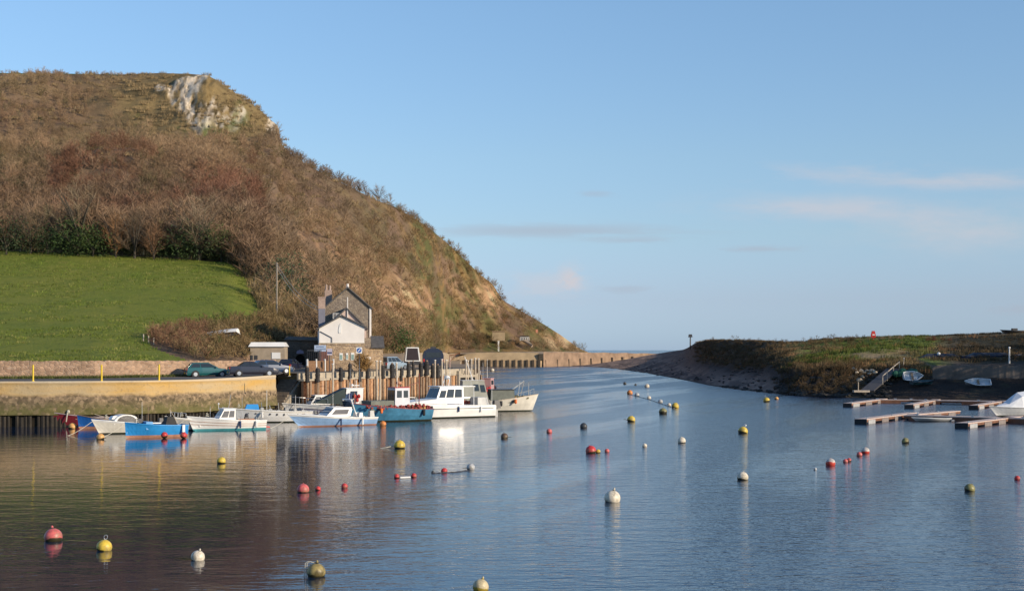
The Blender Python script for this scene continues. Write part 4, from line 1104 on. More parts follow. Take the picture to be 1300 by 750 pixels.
# B deep blue open boat
r=place('open_boat',134,543.5,200,'deep blue wooden boat between the maroon boat and the white rounded cabin boat')
sec,g=hull(4.3,1.6,.55,.98,parent=r,mats=(blued,pink,blued),boot=.16,inner=greyw,rake=.15); g.build('gunwale',wood,r)
seat(r,-.6,.68,.46);seat(r,.6,.64,.5); deck(sec,.74,.99,-.04,wood,r,.15,.98)
m=MB()
for q in range(5): m.box(-1.5+q*.5,-1.2+q*.5,-.4,.2,.4,.58+.08*(q%2),0,.05)
m.build('crates_and_gear',simple('fishing_gear_brown',(.28,.13,.08),.8,.5,5),r)
# C white small cabin boat
r=place('cabin_boat',164,549.5,218,'small white motor boat with a rounded white cabin behind the bright blue boat')
sec,g=hull(4.9,1.8,.62,.95,parent=r,mats=(cream,weed,white),inner=white,rake=.65,boot=.08); g.build('gunwale',white,r)
deck(sec,.5,.985,.0,white,r,.65,.95)
c=MB(); V=[]; nst=9
for i in range(nst):
    a=math.pi*i/(nst-1); V.append((-.55+1.0-1.0*math.cos(a)*1.05, .62+.62*math.sin(a)**.8))
c.prism([(x,z) for x,z in V],-.58,.58); co_=c.build('cabin',white,r)
for sg in (-1,1):
    m=MB(); P_=[(x*.78+.10,.68+(z-.62)*.80) for x,z in V]; m.prism(P_,sg*.585,sg*.60); m.build('window',glassl,co_)
m=MB(); m.frus(1.0,1.6,-.35,.35,.95,1.1,1.4,-.25,.25,1.15); m.build('fore_hatch',white,r)
m=MB(); m.frus(-2.0,-1.0,-.5,.5,.3,-1.9,-1.1,-.4,.4,.62); m.build('engine_box',white,r)
outboard(r,-2.45,.5)
# D bright blue fishing boat
r=place('fishing_boat',198,554.5,212,'bright blue open fishing boat with black gear aboard and red fenders on its side')
sec,g=hull(4.6,1.7,.72,.95,parent=r,mats=(blueb,pink,blueb),boot=.15,inner=simple('light_blue_lining',(.22,.42,.68),.6,.2,2),rake=.08,tr=.86); g.build('gunwale',blueb,r)
deck(sec,.70,.985,-.03,blueb,r,.08,.95)
m=MB(); m.box(.45,.95,-.62,.62,.5,.98); m.box(-.3,.4,-.6,.6,.35,.72); m.build('engine_casing',simple('mid_blue_paint',(.12,.34,.62),.5,.2,2),r)
m=MB(); m.box(.98,1.3,-.5,-.1,.75,1.15); m.build('box_of_gear',dkgrey,r)
m=MB(); m.frus(-1.6,-.5,-.55,.55,.5,-1.3,-.8,-.3,.3,1.25); m.tube((-1.7,-.6,.7),(-.9,-.1,1.45),.03,.03,5); m.tube((-.5,-.6,.7),(-1.1,.1,1.4),.03,.03,5); m.build('folded_canopy',simple('black_canvas',(.03,.028,.025),.8,.3,4),r)
m=MB(); m.box(-1.95,-1.75,.76,.90,.25,.75); m.build('side_fender',white,r)
r['category']='boat'
# E little red boat behind
r=place('rowing_boat',181,533.5,185,'small orange red rowing boat close under the quay wall behind the white cabin boat')
sec,g=hull(2.6,1.2,.45,.62,parent=r,mats=(simple('faded_orange_red',(.48,.14,.06),.6,.3,3),weed,redp),inner=wood,rake=.2); g.build('gunwale',pink,r); seat(r,0,.5,.36)
# F white / grey boat between D and G
r=place('open_boat',247,546,218,'white open motor boat between the bright blue boat and the white boat with teal keel')
sec,g=hull(4.4,1.7,.62,1.0,parent=r,mats=(greyw,black,cream),inner=white,rake=.4); g.build('gunwale',white,r)
deck(sec,.62,.985,-.02,white,r,.4,1.0); seat(r,-.8,.7,.45,white); outboard(r,-2.2,.55); rail(r,[(1.0,-.5,.9),(1.6,-.3,.95),(2.1,0,1.0),(1.6,.3,.95),(1.0,.5,.9)],.28)
# G white launch with teal keel
r=place('motor_launch',291,545.5,209,'white clinker motor launch with a small glazed cabin and teal bottom')
sec,g=hull(6.0,1.9,.62,.98,parent=r,mats=(white,teal,white),boot=.13,inner=cream,rake=.55,tr=.7,full=1.9); g.build('gunwale',white,r)
for zz in (.34,.50):
    m=MB()
    for sg in (1,-1):
        pts=[]
        for i in range(19):
            t=i/18; w,s,k,p,x=sec(t); z=zz*(s/.75); a=(z-k)/(s-k); pts.append((x+.55*z/.98*t**4,sg*(w*a**p+.01),z))
        m.path(pts,.018,4)
    m.build('rubbing_strake',varn,r)
deck(sec,.58,.985,-.01,white,r,.55,.98)
cb_=cabin(r,-.3,1.15,.70,.70,1.42,fr=.55,bk=-.05,side=.14,wins=((.08,.44,.25,.86),(.50,.92,.25,.84)),glassm=glassl)
seat(r,-1.6,.78,.5,varn);seat(r,-2.3,.7,.5,varn)
m=MB(); m.box(-1.9,-.5,.72,.79,.62,.76); m.build('cockpit_coaming',varn,r)
m=MB(); m.ball((-1.55,-.2,.92),.18,8,6); m.frus(-1.8,-1.3,-.4,0,.45,-1.7,-1.4,-.35,-.05,.85); m.build('helm_seat',dkgrey,r)
m=MB(); m.tube((.9,0,1.42),(.9,0,1.75),.02,.02,5); m.ball((.9,0,1.78),.07,8,6); m.build('masthead_light',white,r)
m=MB(); m.box(-3.15,-3.0,-.08,.08,-.3,.30); m.tube((-3.1,0,.15),(-3.5,0,.12),.06,.06,6); m.build('rudder',redp,r)
# I long white boat with dark ports
r=place('passenger_boat',344,535.5,196,'long low white boat with a row of dark portholes along its side beside the quay')
sec,g=hull(7.4,2.1,.78,1.12,parent=r,mats=(white,weed,cream),boot=.08,inner=greyw,rake=.7,tr=.75); g.build('gunwale',white,r)
for i in range(9):
    t=.10+i*.085; w,s,k,p,x=sec(t)
    for sg in (1,):
        z=s-.24; a=(z-k)/(s-k); m=MB(); m.tube((x,sg*(w*a**p-.02),z),(x,sg*(w*a**p+.025),z),.085,.085,10); m.build('porthole',dkgrey,r)
m=MB(); m.frus(1.1,2.4,-.5,.5,.95,1.2,2.2,-.35,.35,1.35); m.build('blue_cover',blueb,r)
deck(sec,.72,.985,-.02,cream,r,.7,1.12)
for i in range(5): seat(r,-2.8+i*.8,.85,.62,wood)
for i in range(7): m=MB(); m.tube((-3+i*.75,.3*math.sin(i*2),.7),(-2.9+i*.75,.3*math.sin(i),1.35+.2*math.sin(i*3)),.03,.03,5); m.box(-3.1+i*.75,-2.8+i*.75,-.3,.1,.65,.9+.1*(i%3),0,.04); m.build('gear_box',greyw,r)
# J pale blue speedboat
r=place('speedboat',427,540,216,'pale blue and white speedboat with a raked windscreen, nearest boat below the piled quay')
sec,g=hull(7.2,2.3,.55,.92,parent=r,mats=(bluep,pink,white),boot=.08,band=.13,inner=white,rake=1.15,tr=.88,full=2.6); g.build('gunwale',white,r)
m=MB(); 
deck(sec,.40,.985,.0,white,r,1.15,.88)
cabin(r,-.9,1.5,.85,.68,1.28,fr=.9,bk=-.35,side=.22,wins=((.16,.84,.25,.80),),glassm=glassl)
m=MB(); m.sheet((-1.3,-.78,1.2),(-1.3,.78,1.2),(-.95,.66,1.75),(-.95,-.66,1.75),.03); m.build('windscreen',glass,r)
m=MB(); m.path([(-1.5,-.85,.7),(-1.05,-.72,1.85),(-1.05,.72,1.85),(-1.5,.85,.7)],.05,6); m.build('targa_arch',white,r)
for yy_ in (-.3,.35):
    m=MB(); m.frus(-2.4,-1.9,yy_-.22,yy_+.22,.3,-2.3,-2.0,yy_-.2,yy_+.2,.9); m.build('seat',white,r)
outboard(r,-3.25,.5,cowl=greyw,s=1.2); rail(r,[(.9,-.75,.75),(2.0,-.5,.82),(3.0,-.1,.88),(3.0,.1,.88),(2.0,.5,.82),(.9,.75,.75)],.3)
m=MB(); m.tube((.2,1.15,.55),(.2,1.15,.05),.07,.07,8); m.build('side_fender',bluen,r)
# K white cruiser with dark hood
r=place('cabin_cruiser',437,530.5,200,'white cabin cruiser with a sloping dark green hood and red floats behind the speedboat')
sec,g=hull(7.2,2.5,.85,1.15,parent=r,mats=(simple('dull_purple_grey',(.16,.14,.19),.5,.2,2),black,white),boot=.08,band=.3,inner=white,rake=.9,tr=.85); g.build('gunwale',white,r)
deck(sec,.30,.985,.0,white,r,.9,1.15)
c=cabin(r,-1.6,.2,.95,1.0,2.35,fr=.25,bk=-.1,side=.2,wins=((.35,.75,.45,.85),),fwin=False)
m=MB(); m.add([(.1,-.85,2.38),(.1,.85,2.38),(3.1,.55,1.22),(3.1,-.55,1.22),(.1,-.95,1.1),(.1,.95,1.1)],[(0,1,2,3),(0,3,4),(1,5,2),(3,2,5,4)]); m.build('hood',gcanvas,r)
for q,(xx,zz) in enumerate(((-1.0,1.45),(-.75,1.75),(-1.15,1.75))):
    m=MB(); m.ball((xx,1.12,zz),.17,10,7); m.build('float',redp,r)
m=MB(); m.box(-.5,-.1,1.0,1.12,1.1,2.0); m.build('blue_banner',bluen,r)
m=MB(); m.tube((-1.2,0,2.4),(-1.2,0,3.0),.03,.03,5); m.box(-1.5,-.9,-.05,.05,2.55,2.62); m.ball((-.8,0,2.6),.12,8,6); m.build('radar_mast',white,r)
rail(r,[(.6,-1.0,1.05),(1.8,-.8,1.08),(2.9,-.4,1.12),(3.7,0,1.15),(2.9,.4,1.12),(1.8,.8,1.08)],.45)
# small grey cruiser between quay and K
r=place('cabin_cruiser',402,527,205,'small white cruiser with rails moored between the portholed boat and the hooded cruiser')
sec,g=hull(5.6,2.0,.75,1.05,parent=r,mats=(white,black,greyw),inner=white,rake=.8); g.build('gunwale',white,r)
deck(sec,.3,.985,.0,white,r,.8,1.05); cabin(r,-1.2,.9,.75,.9,1.65,fr=.6,wins=((.1,.5,.3,.85),(.56,.9,.3,.85))); rail(r,[(.4,-.85,.9),(1.6,-.6,.98),(2.8,0,1.05),(1.6,.6,.98)],.5)
m=MB(); m.path([(-2.2,-.8,.8),(-2.2,-.8,1.9),(-2.2,.8,1.9),(-2.2,.8,.8)],.03,5); m.build('stern_frame',steel,r)
# L weathered blue trawler
r=place('fishing_boat',494,534.5,214,'weathered blue fishing boat with a small grey wheelhouse and red nets on deck',sc=(1,1,1.05))
sec,g=hull(8.2,2.9,1.05,1.75,parent=r,mats=(bluew,weed,bluew),boot=.12,band=.16,inner=maroon,rake=.55,tr=.85,floor=.6); g.build('gunwale',maroon,r)
c=cabin(r,-1.8,-.2,.75,.9,2.95,fr=.06,bk=.03,side=.04,mat=simple('light_grey_wheelhouse',(.55,.56,.60),.5,.15,2),roofmat=redp,wins=((.12,.42,.58,.88),(.55,.88,.58,.88)),bwin=True)
m=MB(); m.box(.0,2.4,-.95,.95,.9,1.85); m.build('canvas_shelter',canvas,r)
m=MB(); m.box(-3.5,-1.9,-.9,.9,.9,1.35); m.build('fish_boxes',simple('yellow_fish_box',(.62,.42,.10),.6,.3,3),r)
q=random.Random(5); m=MB()
for i in range(60): m.ball((q.uniform(-3.7,3.0),1.15+q.uniform(-.25,.15),1.25+q.uniform(-.1,.18)+.012*i*0),q.uniform(.07,.16),7,5)
m.build('heaped_nets',simple('red_net',(.32,.06,.05),.8,.5,8),r)
m=MB(); m.tube((-1.0,0,3.0),(-1.0,0,3.6),.07,.05,6); m.ball((-1.0,0,3.35),.3,10,7,sz=.6); m.build('radar_dome',simple('terracotta_dome',(.5,.25,.14),.6,.2,3),r)
m=MB(); m.tube((-3.2,0,1.0),(-3.2,0,4.2),.05,.04,6); m.tube((-3.2,0,3.4),(-1.7,0,3.0),.03,.03,5); m.build('mast',simple('dark_red_mast',(.22,.05,.03),.6,.2,3),r)
# M white catamaran
r=thing('catamaran',G(569,529.5),R(211),'large white twin hulled catamaran with a glazed wheelhouse near the quay end','boat','boats moored along the quay'); r.scale=(1.04,1.05,1.10)
def catmats(): return (white,weed,white)
for y0 in (-1.05,1.05):
    e=MB(); o=thing('hull_float',(0,0,0),0,None,None) if False else None
    L=8.6
    m=MB(); V=[]; n=14
    for i in range(n+1):
        t=i/n; x=-L/2+L*t; w=.55*(1-max(0,(t-.55)/.45)**2.4*.96); s=1.05+.38*t**2; k=-.35+ (.9)*max(0,(t-.80)/.20)**1.6
        ra=.9*t**5
        V+=[(x+ra*0,y0,k),(x+ra*.3,y0+w*.75,max(k+.02,.12)),(x+ra,y0+w,s*.62),(x+ra*1.2,y0+w,s),(x+ra*1.2,y0-w,s),(x+ra,y0-w,s*.62),(x+ra*.3,y0-w*.75,max(k+.02,.12))]
    m.v=V
    for i in range(n):
        for j in range(7): m.f.append((i*7+j,i*7+(j+1)%7,(i+1)*7+(j+1)%7,(i+1)*7+j)); m.m.append(1 if j in (0,6) else 0)
    m.f+= [tuple(range(7))[::-1],tuple(n*7+j for j in range(7))]; m.m+=[0,0]
    m.build('hull',[white,weed],r)
m=MB(); m.frus(-4.2,4.0,-1.55,1.55,.72,-4.2,4.3,-1.60,1.60,1.10); m.build('bridge_deck',white,r)
m=MB(); m.frus(.8,4.2,-1.35,1.35,1.42,1.2,3.0,-.9,.9,1.80); 
m=MB(); m.add([(.9,-1.5,1.2),(4.75,-1.2,1.42),(4.75,1.2,1.42),(.9,1.5,1.2),(1.0,-1.25,1.75),(3.4,-.8,1.62),(3.4,.8,1.62),(1.0,1.25,1.75)],[(4,5,6,7),(0,1,5,4),(1,2,6,5),(2,3,7,6),(3,0,4,7)]); m.build('foredeck',white,r)
c=cabin(r,-1.0,2.1,1.2,1.1,2.75,fr=.75,bk=-.05,side=.2,wins=((.06,.34,.42,.86),(.38,.66,.42,.86),(.70,.93,.42,.80)),bwin=True,roofo=.25)
m=MB(); m.box(-2.3,-.9,-1.1,1.1,2.72,2.79); m.tube((-2.2,-1.0,1.1),(-2.2,-1.0,2.72),.035,.035,6); m.tube((-2.2,1.0,1.1),(-2.2,1.0,2.72),.035,.035,6); m.build('aft_awning',white,r)
m=MB(); m.path([(.3,-.6,2.8),(.1,-.5,3.5),(.1,.5,3.5),(.3,.6,2.8)],.035,6); m.ball((.1,0,3.55),.26,12,8,sz=.7); m.build('radar_arch',white,r)
m=MB(); m.tube((-.3,-.2,2.8),(-.3,-.2,5.4),.02,.012,5); m.tube((.6,.4,2.8),(.6,.4,4.6),.02,.012,5); m.build('aerial',white,r)
rail(r,[(-4.1,-1.5,1.05),(-3.3,-1.55,1.05),(-2.4,-1.55,1.05),(-1.4,-1.55,1.08)],.62); rail(r,[(1.5,-1.5,1.3),(2.8,-1.45,1.35),(4.0,-1.3,1.4),(4.9,-.8,1.43),(4.9,.8,1.43),(4.0,1.3,1.4)],.42)
m=MB()
for i in range(16): m.box(-3.9+i*.17,-3.78+i*.17,-1.2+.2*math.sin(i*2),-.8+.2*math.sin(i*2),1.1,1.42+.05*math.sin(i*5))
m.build('red_fish_boxes',simple('faded_red_box',(.42,.10,.07),.6,.4,4),r)
outboard(r,-4.35,.75,y=-.9,cowl=dkgrey,s=1.7); outboard(r,-4.35,.75,y=.9,cowl=dkgrey,s=1.7)
m=MB(); m.path([(2.6,1.62,1.1),(2.65,1.68,.5)],.12,8); m.build('bow_fender',dkgrey,r)
# N moss green wheelhouse boat, bow to the right
r=place('fishing_boat',626,522,12,'fishing boat with grey green wheelhouse and white bow pointing right at the quay end',sc=(1,1,1.05))
sec,g=hull(8.6,2.9,.95,1.75,parent=r,mats=(cream,weed,cream),boot=.12,inner=greyw,rake=.7,tr=.85,floor=.6); g.build('gunwale',pwood,r)
c=cabin(r,-3.6,-.6,1.05,.85,3.15,fr=.55,bk=.15,side=.15,mat=simple('grey_green_wheelhouse',(.36,.36,.30),.6,.2,1.5),wins=((.48,.70,.55,.85),(.76,.96,.5,.82)),roofmat=cream)
m=MB(); m.frus(-.5,2.2,-1.1,1.1,.9,-.4,2.1,-1.0,1.0,2.2); sh_=m.build('canvas_shelter',canvas,r)
m=MB(); m.box(-.55,2.3,-1.12,1.12,2.21,2.27); m.build('shelter_frame',dkgrey,r)
rail(r,[(2.4,-1.0,1.25),(3.2,-.75,1.4),(4.0,-.4,1.6),(4.5,0,1.75),(4.0,.4,1.6),(3.2,.75,1.4)],.55,mat=greyw)
m=MB(); m.tube((2.0,-.4,2.2),(3.4,.0,3.1),.05,.05,6); m.tube((3.4,0,3.1),(3.0,.3,1.3),.04,.04,6); m.tube((2.6,-.5,1.3),(2.9,-.2,3.1),.035,.035,5); m.build('lifting_gantry',greyw,r)
m=MB(); m.tube((-2.2,0,3.2),(-3.1,0,5.6),.045,.03,6); m.build('mast',white,r)
q=random.Random(9); m=MB()
for i in range(24): m.ball((q.uniform(2.3,3.9),q.uniform(-.5,.5),1.35+q.uniform(-.1,.25)),q.uniform(.08,.2),7,5)
m.build('heaped_nets',simple('brown_green_net',(.14,.13,.06),.85,.5,7),r)
# P red boat behind the outer posts
r=place('fishing_boat',617,507,75,'small dark boat heaped with red gear just beyond the pale posts at the quay end')
sec,g=hull(6.5,2.4,.9,1.5,parent=r,mats=(bluen,weed,redp),inner=maroon,rake=.5,floor=.5); g.build('gunwale',dkgrey,r)
cabin(r,-.2,1.5,.7,.8,2.3,fr=.1,side=.05,mat=simple('pale_pink_wheelhouse',(.45,.28,.28),.6,.2,2),wins=((.15,.8,.55,.85),))
q=random.Random(4)
for i in range(14): m=MB(); m.ball((q.uniform(-2.8,-.4),q.uniform(-.8,.8),1.0+q.uniform(-.1,.5)),q.uniform(.12,.24),8,6); m.build('red_float',simple('crimson_float',(.5,.05,.05),.5,.3,5),r)
m=MB(); m.tube((.6,0,2.3),(.6,0,4.4),.03,.02,5); m.tube((-1.5,.3,.9),(-1.5,.3,3.2),.025,.02,5); m.build('mast',white,r)

# aerials, mooring lines and small gear on the moored boats
BO={o['label']:o for o in bpy.data.objects if o.get('category')=='boat' and o.get('group')=='boats moored along the quay'}
def bo(k): return next(o for l,o in BO.items() if l.startswith(k))
def pole_(k,x,y,z0_,z1_,nm='aerial',r_=.018,mat=steel,lean=0): m=MB(); m.tube((x,y,z0_),(x+lean,y,z1_),r_,r_*.6,5); m.build(nm,mat,bo(k))
def coil(k,x,y,z,col=rope,s=.16):
    m=MB(); pts=[(x+s*(1-.03*i)*math.cos(i*.7),y+s*(1-.03*i)*math.sin(i*.7),z+.012*i) for i in range(22)]; m.path(pts,.022,4); m.build('rope_coil',col,bo(k))
def fend(k,x,y,z,mat=white,r_=.09,l=.38): m=MB(); m.tube((x,y,z),(x,y,z-l),r_,r_,8); m.ball((x,y,z-l),r_,8,6); m.tube((x,y,z),(x,y,z+.3),.012,.012,4); m.build('side_fender',mat,bo(k))
pole_('white clinker',-1.0,.3,.6,2.2); pole_('white clinker',.2,.4,1.4,2.4,lean=-.2); coil('white clinker',1.9,.1,.95); fend('white clinker',-.6,1.0,.62,bluen)
fend('white clinker',-2.0,.92,.6,white)
pole_('pale blue',-1.0,.5,1.7,3.1); pole_('pale blue',.1,-.4,1.2,2.3); coil('pale blue',2.1,.1,.9); fend('pale blue',-1.9,1.2,.5,white)
pole_('white cabin cruiser',-1.4,.5,2.4,4.6); pole_('white cabin cruiser',-.7,-.4,2.4,3.9); fend('white cabin cruiser',1.2,1.3,.95,bluen); fend('white cabin cruiser',-2.4,1.25,.8,white)
pole_('weathered',-.6,.5,2.9,4.9); pole_('weathered',3.6,0,1.7,2.6,'bow_post',.05,varn); fend('weathered',1.6,1.45,1.2,orange,.14,.3); fend('weathered',-2.9,1.42,1.0,black,.14,.4)
coil('weathered',3.1,.2,1.6); pole_('weathered',2.4,.6,1.8,3.3,'flag_pole',.025,wood,.3)
pole_('large white',1.0,.8,2.8,4.0); pole_('large white',-1.9,1.0,2.7,4.4); coil('large white',3.6,.4,1.6); fend('large white',-.2,1.68,1.0,bluen); fend('large white',-2.6,1.68,.95,white); pole_('large white',-4.0,1.3,1.1,2.6,'flag_pole',.025)
m=MB(); m.box(-4.0,2.6,1.605,1.635,.80,.86); m.build('rubbing_strake',dkgrey,bo('large white'))
m=MB(); m.box(-.9,2.0,1.22,1.24,1.2,1.28); m.build('cabin_stripe',bluen,bo('large white'))
m=MB(); m.frus(-3.9,-2.7,-.9,.9,1.1,-3.8,-2.8,-.7,.7,1.75); m.build('engine_hatch',greyw,bo('large white'))
pole_('fishing boat with grey',-1.2,-.5,3.1,5.0); pole_('fishing boat with grey',3.9,0,1.7,2.9,'bow_post',.05,greyw); fend('fishing boat with grey',.6,-1.45,1.1,black,.14,.4); fend('fishing boat with grey',2.2,-1.3,1.25,orange,.15,.3)
pole_('small white cruiser',-.6,.2,1.7,3.2); fend('small white cruiser',.8,1.05,.8,bluen)
pole_('long low',.4,.2,.7,2.4,'flag_pole',.03,white); pole_('long low',-2.2,.3,.7,2.0,'flag_pole',.025,white); fend('long low',.9,1.1,.8,white); coil('long low',2.9,0,1.15)
pole_('white open',-1.3,.2,.5,1.6); coil('white open',1.2,.1,1.0); fend('white open',0,.9,.7,white)
pole_('bright blue',.7,.3,.95,2.2,'flag_pole',.022,wood); coil('bright blue',1.5,.1,.95); pole_('bright blue',-1.8,.2,.6,1.7,'oar',.03,pwood,.8)
pole_('small white motor',-.9,.4,.6,2.0); coil('small white motor',1.9,0,1.0); fend('small white motor',-.3,.95,.6,bluen)
pole_('deep blue',-1.0,.2,.5,1.0,'oar',.03,pwood,1.9); pole_('dark red',-1.4,.1,.6,1.0,'oar',.03,pwood,1.9)
# lines from the boats' bows down to their moorings and back to the quay
for k,dx,fb_ in (('white clinker',3.4,1.15),('pale blue',4.3,1.05),('weathered',4.4,1.8),('large white',5.0,1.45),('small white motor',2.9,1.1),('bright blue',2.3,1.1)):
    o_=bo(k); a=Vector((dx,0,fb_)); m=MB(); m.path([(a.x+t*2.2,.25*t,fb_*(1-t)**1.3/o_.scale.z*1.0-.02*t) for t in (0,.2,.4,.6,.8,1)],.02,4); m.build('mooring_line',rope,o_)
# boats on land / slip: generic dinghy
def dinghy(name,loc,rz,rot,L,B,mats,label,gun=white,up=True,group=None):
    r=thing(name,loc,0,label,'boat',group); r.rotation_euler=(rot[0],rot[1],rz)
    sec,g=hull(L,B,.42,.6,draft=.12,parent=r,mats=mats,inner=mats[0],rake=.25,boot=.03,floor=.08); g.build('gunwale',gun,r); seat(r,0,B*.4,.32); return r
x,y,z=land(281,433); 
dinghy('upturned_boat',(x,y,z+1.1),R(170),(math.pi+.25,0.10),4.2,1.6,(white,white,white),'white upturned boat lying among the reeds above the field corner')

# ================================================================ CARS
def car(loc,hd,L,W_,body,label,kind='hatch',group='cars parked on the quay',H_=1.42):
    r=thing('parked_car',loc,R(hd),label,'car',group)
    hl=L/2; hw=W_/2
    # body stations x: (front +)
    if kind=='hatch': top=[(-hl,.70),(-hl+.05,.92),(-hl*.3,.94),(hl*.38,.92),(hl*.80,.80),(hl*.97,.68),(hl,.52)]
    else: top=[(-hl,.72),(-hl+.08,.95),(-hl*.55,.98),(hl*.32,.93),(hl*.80,.80),(hl*.97,.68),(hl,.52)]
    m=MB(); V=[]
    for x,z in top:
        k=1-.12*max(0,(abs(x)/hl-.75)/.25)**2
        V+=[(x,hw*k*.90,.20),(x,hw*k,.42),(x,hw*k,.62 if z>.62 else z-.04),(x,hw*k*.95,z),(x,hw*k*.6,z+.03)]
        V+=[(x,-hw*k*.6,z+.03),(x,-hw*k*.95,z),(x,-hw*k,.62 if z>.62 else z-.04),(x,-hw*k,.42),(x,-hw*k*.90,.20)]
    m.v=V;n=len(top)
    for i in range(n-1):
        for j in range(10): m.f.append((i*10+j,i*10+(j+1)%10,(i+1)*10+(j+1)%10,(i+1)*10+j)); m.m.append(0)
    m.f+= [tuple(range(10))[::-1],tuple((n-1)*10+j for j in range(10))]; m.m+=[0,0]
    m.build('body',body,r)
    # cabin
    if kind=='hatch': b0,b1,t0,t1=-hl+.08,hl*.45,-hl*.72,hl*.04
    elif kind=='estate': b0,b1,t0,t1=-hl+.05,hl*.45,-hl*.88,hl*.05
    else: b0,b1,t0,t1=-hl*.66,hl*.42,-hl*.36,hl*.02
    w0,w1=hw*.93,hw*.72; z0,z1=.93,H_
    m=MB(); m.frus(b0,b1,-w0,w0,z0,t0,t1,-w1,w1,z1-.03); g=m.build('glasshouse',body,r)
    m=MB(); m.frus(t0-.03,t1+.03,-w1-.01,w1+.01,z1-.035,t0+.08,t1-.08,-w1+.08,w1-.08,z1+.02); m.build('roof',body,g)
    def sp(x,v,sg): return (x, sg*(w0+(w1-w0)*v+.012), z0+(z1-.03-z0)*v)
    cuts=[(0.06,.40),(.44,.94)] if kind!='estate' else [(.05,.30),(.34,.62),(.66,.95)]
    for sg in (1,-1):
        for a,b_ in cuts:
            v0,v1=.12,.88; f=lambda u,v:(b0+(t0-b0)*v)+((b1+(t1-b1)*v)-(b0+(t0-b0)*v))*u
            p=[sp(f(a,v0),v0,sg),sp(f(b_,v0),v0,sg),sp(f(b_,v1),v1,sg),sp(f(a,v1),v1,sg)]
            m=MB(); (m.sheet(*p,.012) if sg<0 else m.sheet(p[1],p[0],p[3],p[2],.012)); m.build('side_window',glass,g)
    for xa,xb,nm,s in ((b1,t1,'windscreen',1),(b0,t0,'rear_window',-1)):
        X0=xa+(xb-xa)*.1+s*.012;X1=xa+(xb-xa)*.88+s*.012; a=w0*.86;b_=w1*.86; zA=z0+(z1-z0)*.1;zB=z0+(z1-.03-z0)*.88
        m=MB(); p=[(X0,-a*s,zA),(X0,a*s,zA),(X1,b_*s,zB),(X1,-b_*s,zB)]; m.sheet(*p,.012); m.build(nm,glass,g)
    for sx_ in (hl*.62,-hl*.62):
        for sg in (1,-1):
            m=MB(); m.cylx((sx_,sg*(hw-.115),.31),.37,.20,20); a=m.build('wheel_arch',black,r)
            m=MB(); m.cylx((sx_,sg*(hw-.08),.31),.31,.19,20); w=m.build('wheel',black,r)
            m=MB(); m.cylx((sx_,sg*(hw+.012),.31),.19,.02,14); m.build('hub_cap',steel,w)
    for sg in (1,-1):
        m=MB(); m.box(hl*.955,hl+.01,sg*hw*.62-.2,sg*hw*.62+.2,.56,.70); m.build('headlight',glassl,r)
        m=MB(); m.box(-hl-.012,-hl+.06,sg*hw*.72-.11,sg*hw*.72+.11,.60,.90); m.build('tail_light',redp,r)
        m=MB(); m.frus(hl*.30,hl*.37,sg*(hw+.09)-.09,sg*(hw+.09)+.09,.92,hl*.31,hl*.36,sg*(hw+.09)-.07,sg*(hw+.09)+.07,1.05); m.build('wing_mirror',body,r)
    for s,nm in ((1,'front_bumper'),(-1,'rear_bumper')):
        m=MB(); m.box(s*(hl+.02)-.07,s*(hl+.02)+.07,-hw*.86,hw*.86,.30,.50,0,.03); b_=m.build(nm,dkgrey if kind!='saloon' else body,r)
        m=MB(); xx=s*(hl+.10); m.box(xx-.008,xx+.008,-.26,.26,.36,.47); m.build('number_plate',yellow if s<0 else white,b_)
    return r
def cp(n_,c,metal=.3): 
    m=simple(n_,c,.28,.08,1.0); m.node_tree.nodes['Principled BSDF'].inputs['Coat Weight'].default_value=.6; return m
gcar=cp('teal_car_paint',(.012,.095,.10)); dcar=cp('dark_grey_car_paint',(.022,.022,.034)); bcar=cp('navy_car_paint',(.02,.045,.10)); scar=cp('silver_blue_paint',(.25,.32,.38)); ncar=cp('black_blue_paint',(.015,.02,.045))
def onroad(px,py,z): return G(px,py,z)
car(onroad(263,478.6,3.92),24,4.2,1.68,gcar,'dark teal hatchback parked on the quay, leftmost of the parked cars','hatch')
car(onroad(321,477.4,4.04),20,4.7,1.72,dcar,'dark grey saloon parked nose to the right between the teal hatchback and the steps','saloon')
car(onroad(345,474.3,4.12),28,4.2,1.7,bcar,'navy hatchback parked behind the dark grey saloon, half hidden by it','hatch')
car(onroad(369,472.4,4.15),80,4.1,1.7,ncar,'dark blue hatchback seen from behind beside the arched doorway','hatch')
x,y,_=qpt(498,4.0); car((x,y,DZ),60,4.4,1.8,scar,'silver blue estate parked behind the mooring posts right of the green bush','estate',H_=1.6)
# yellow marker post by the steps
o=thing('marker_post',G(367.5,477.4,4.18),0,'short thin yellow marker post on the quay edge behind the last parked car','post')
m=MB(); m.tube((0,0,0),(0,0,.95),.05,.05,8); m.build('pole',yellow,o)
m=MB(); m.frus(-.12,.12,-.12,.12,0,-.06,.06,-.06,.06,.08); m.build('foot',conc,o)
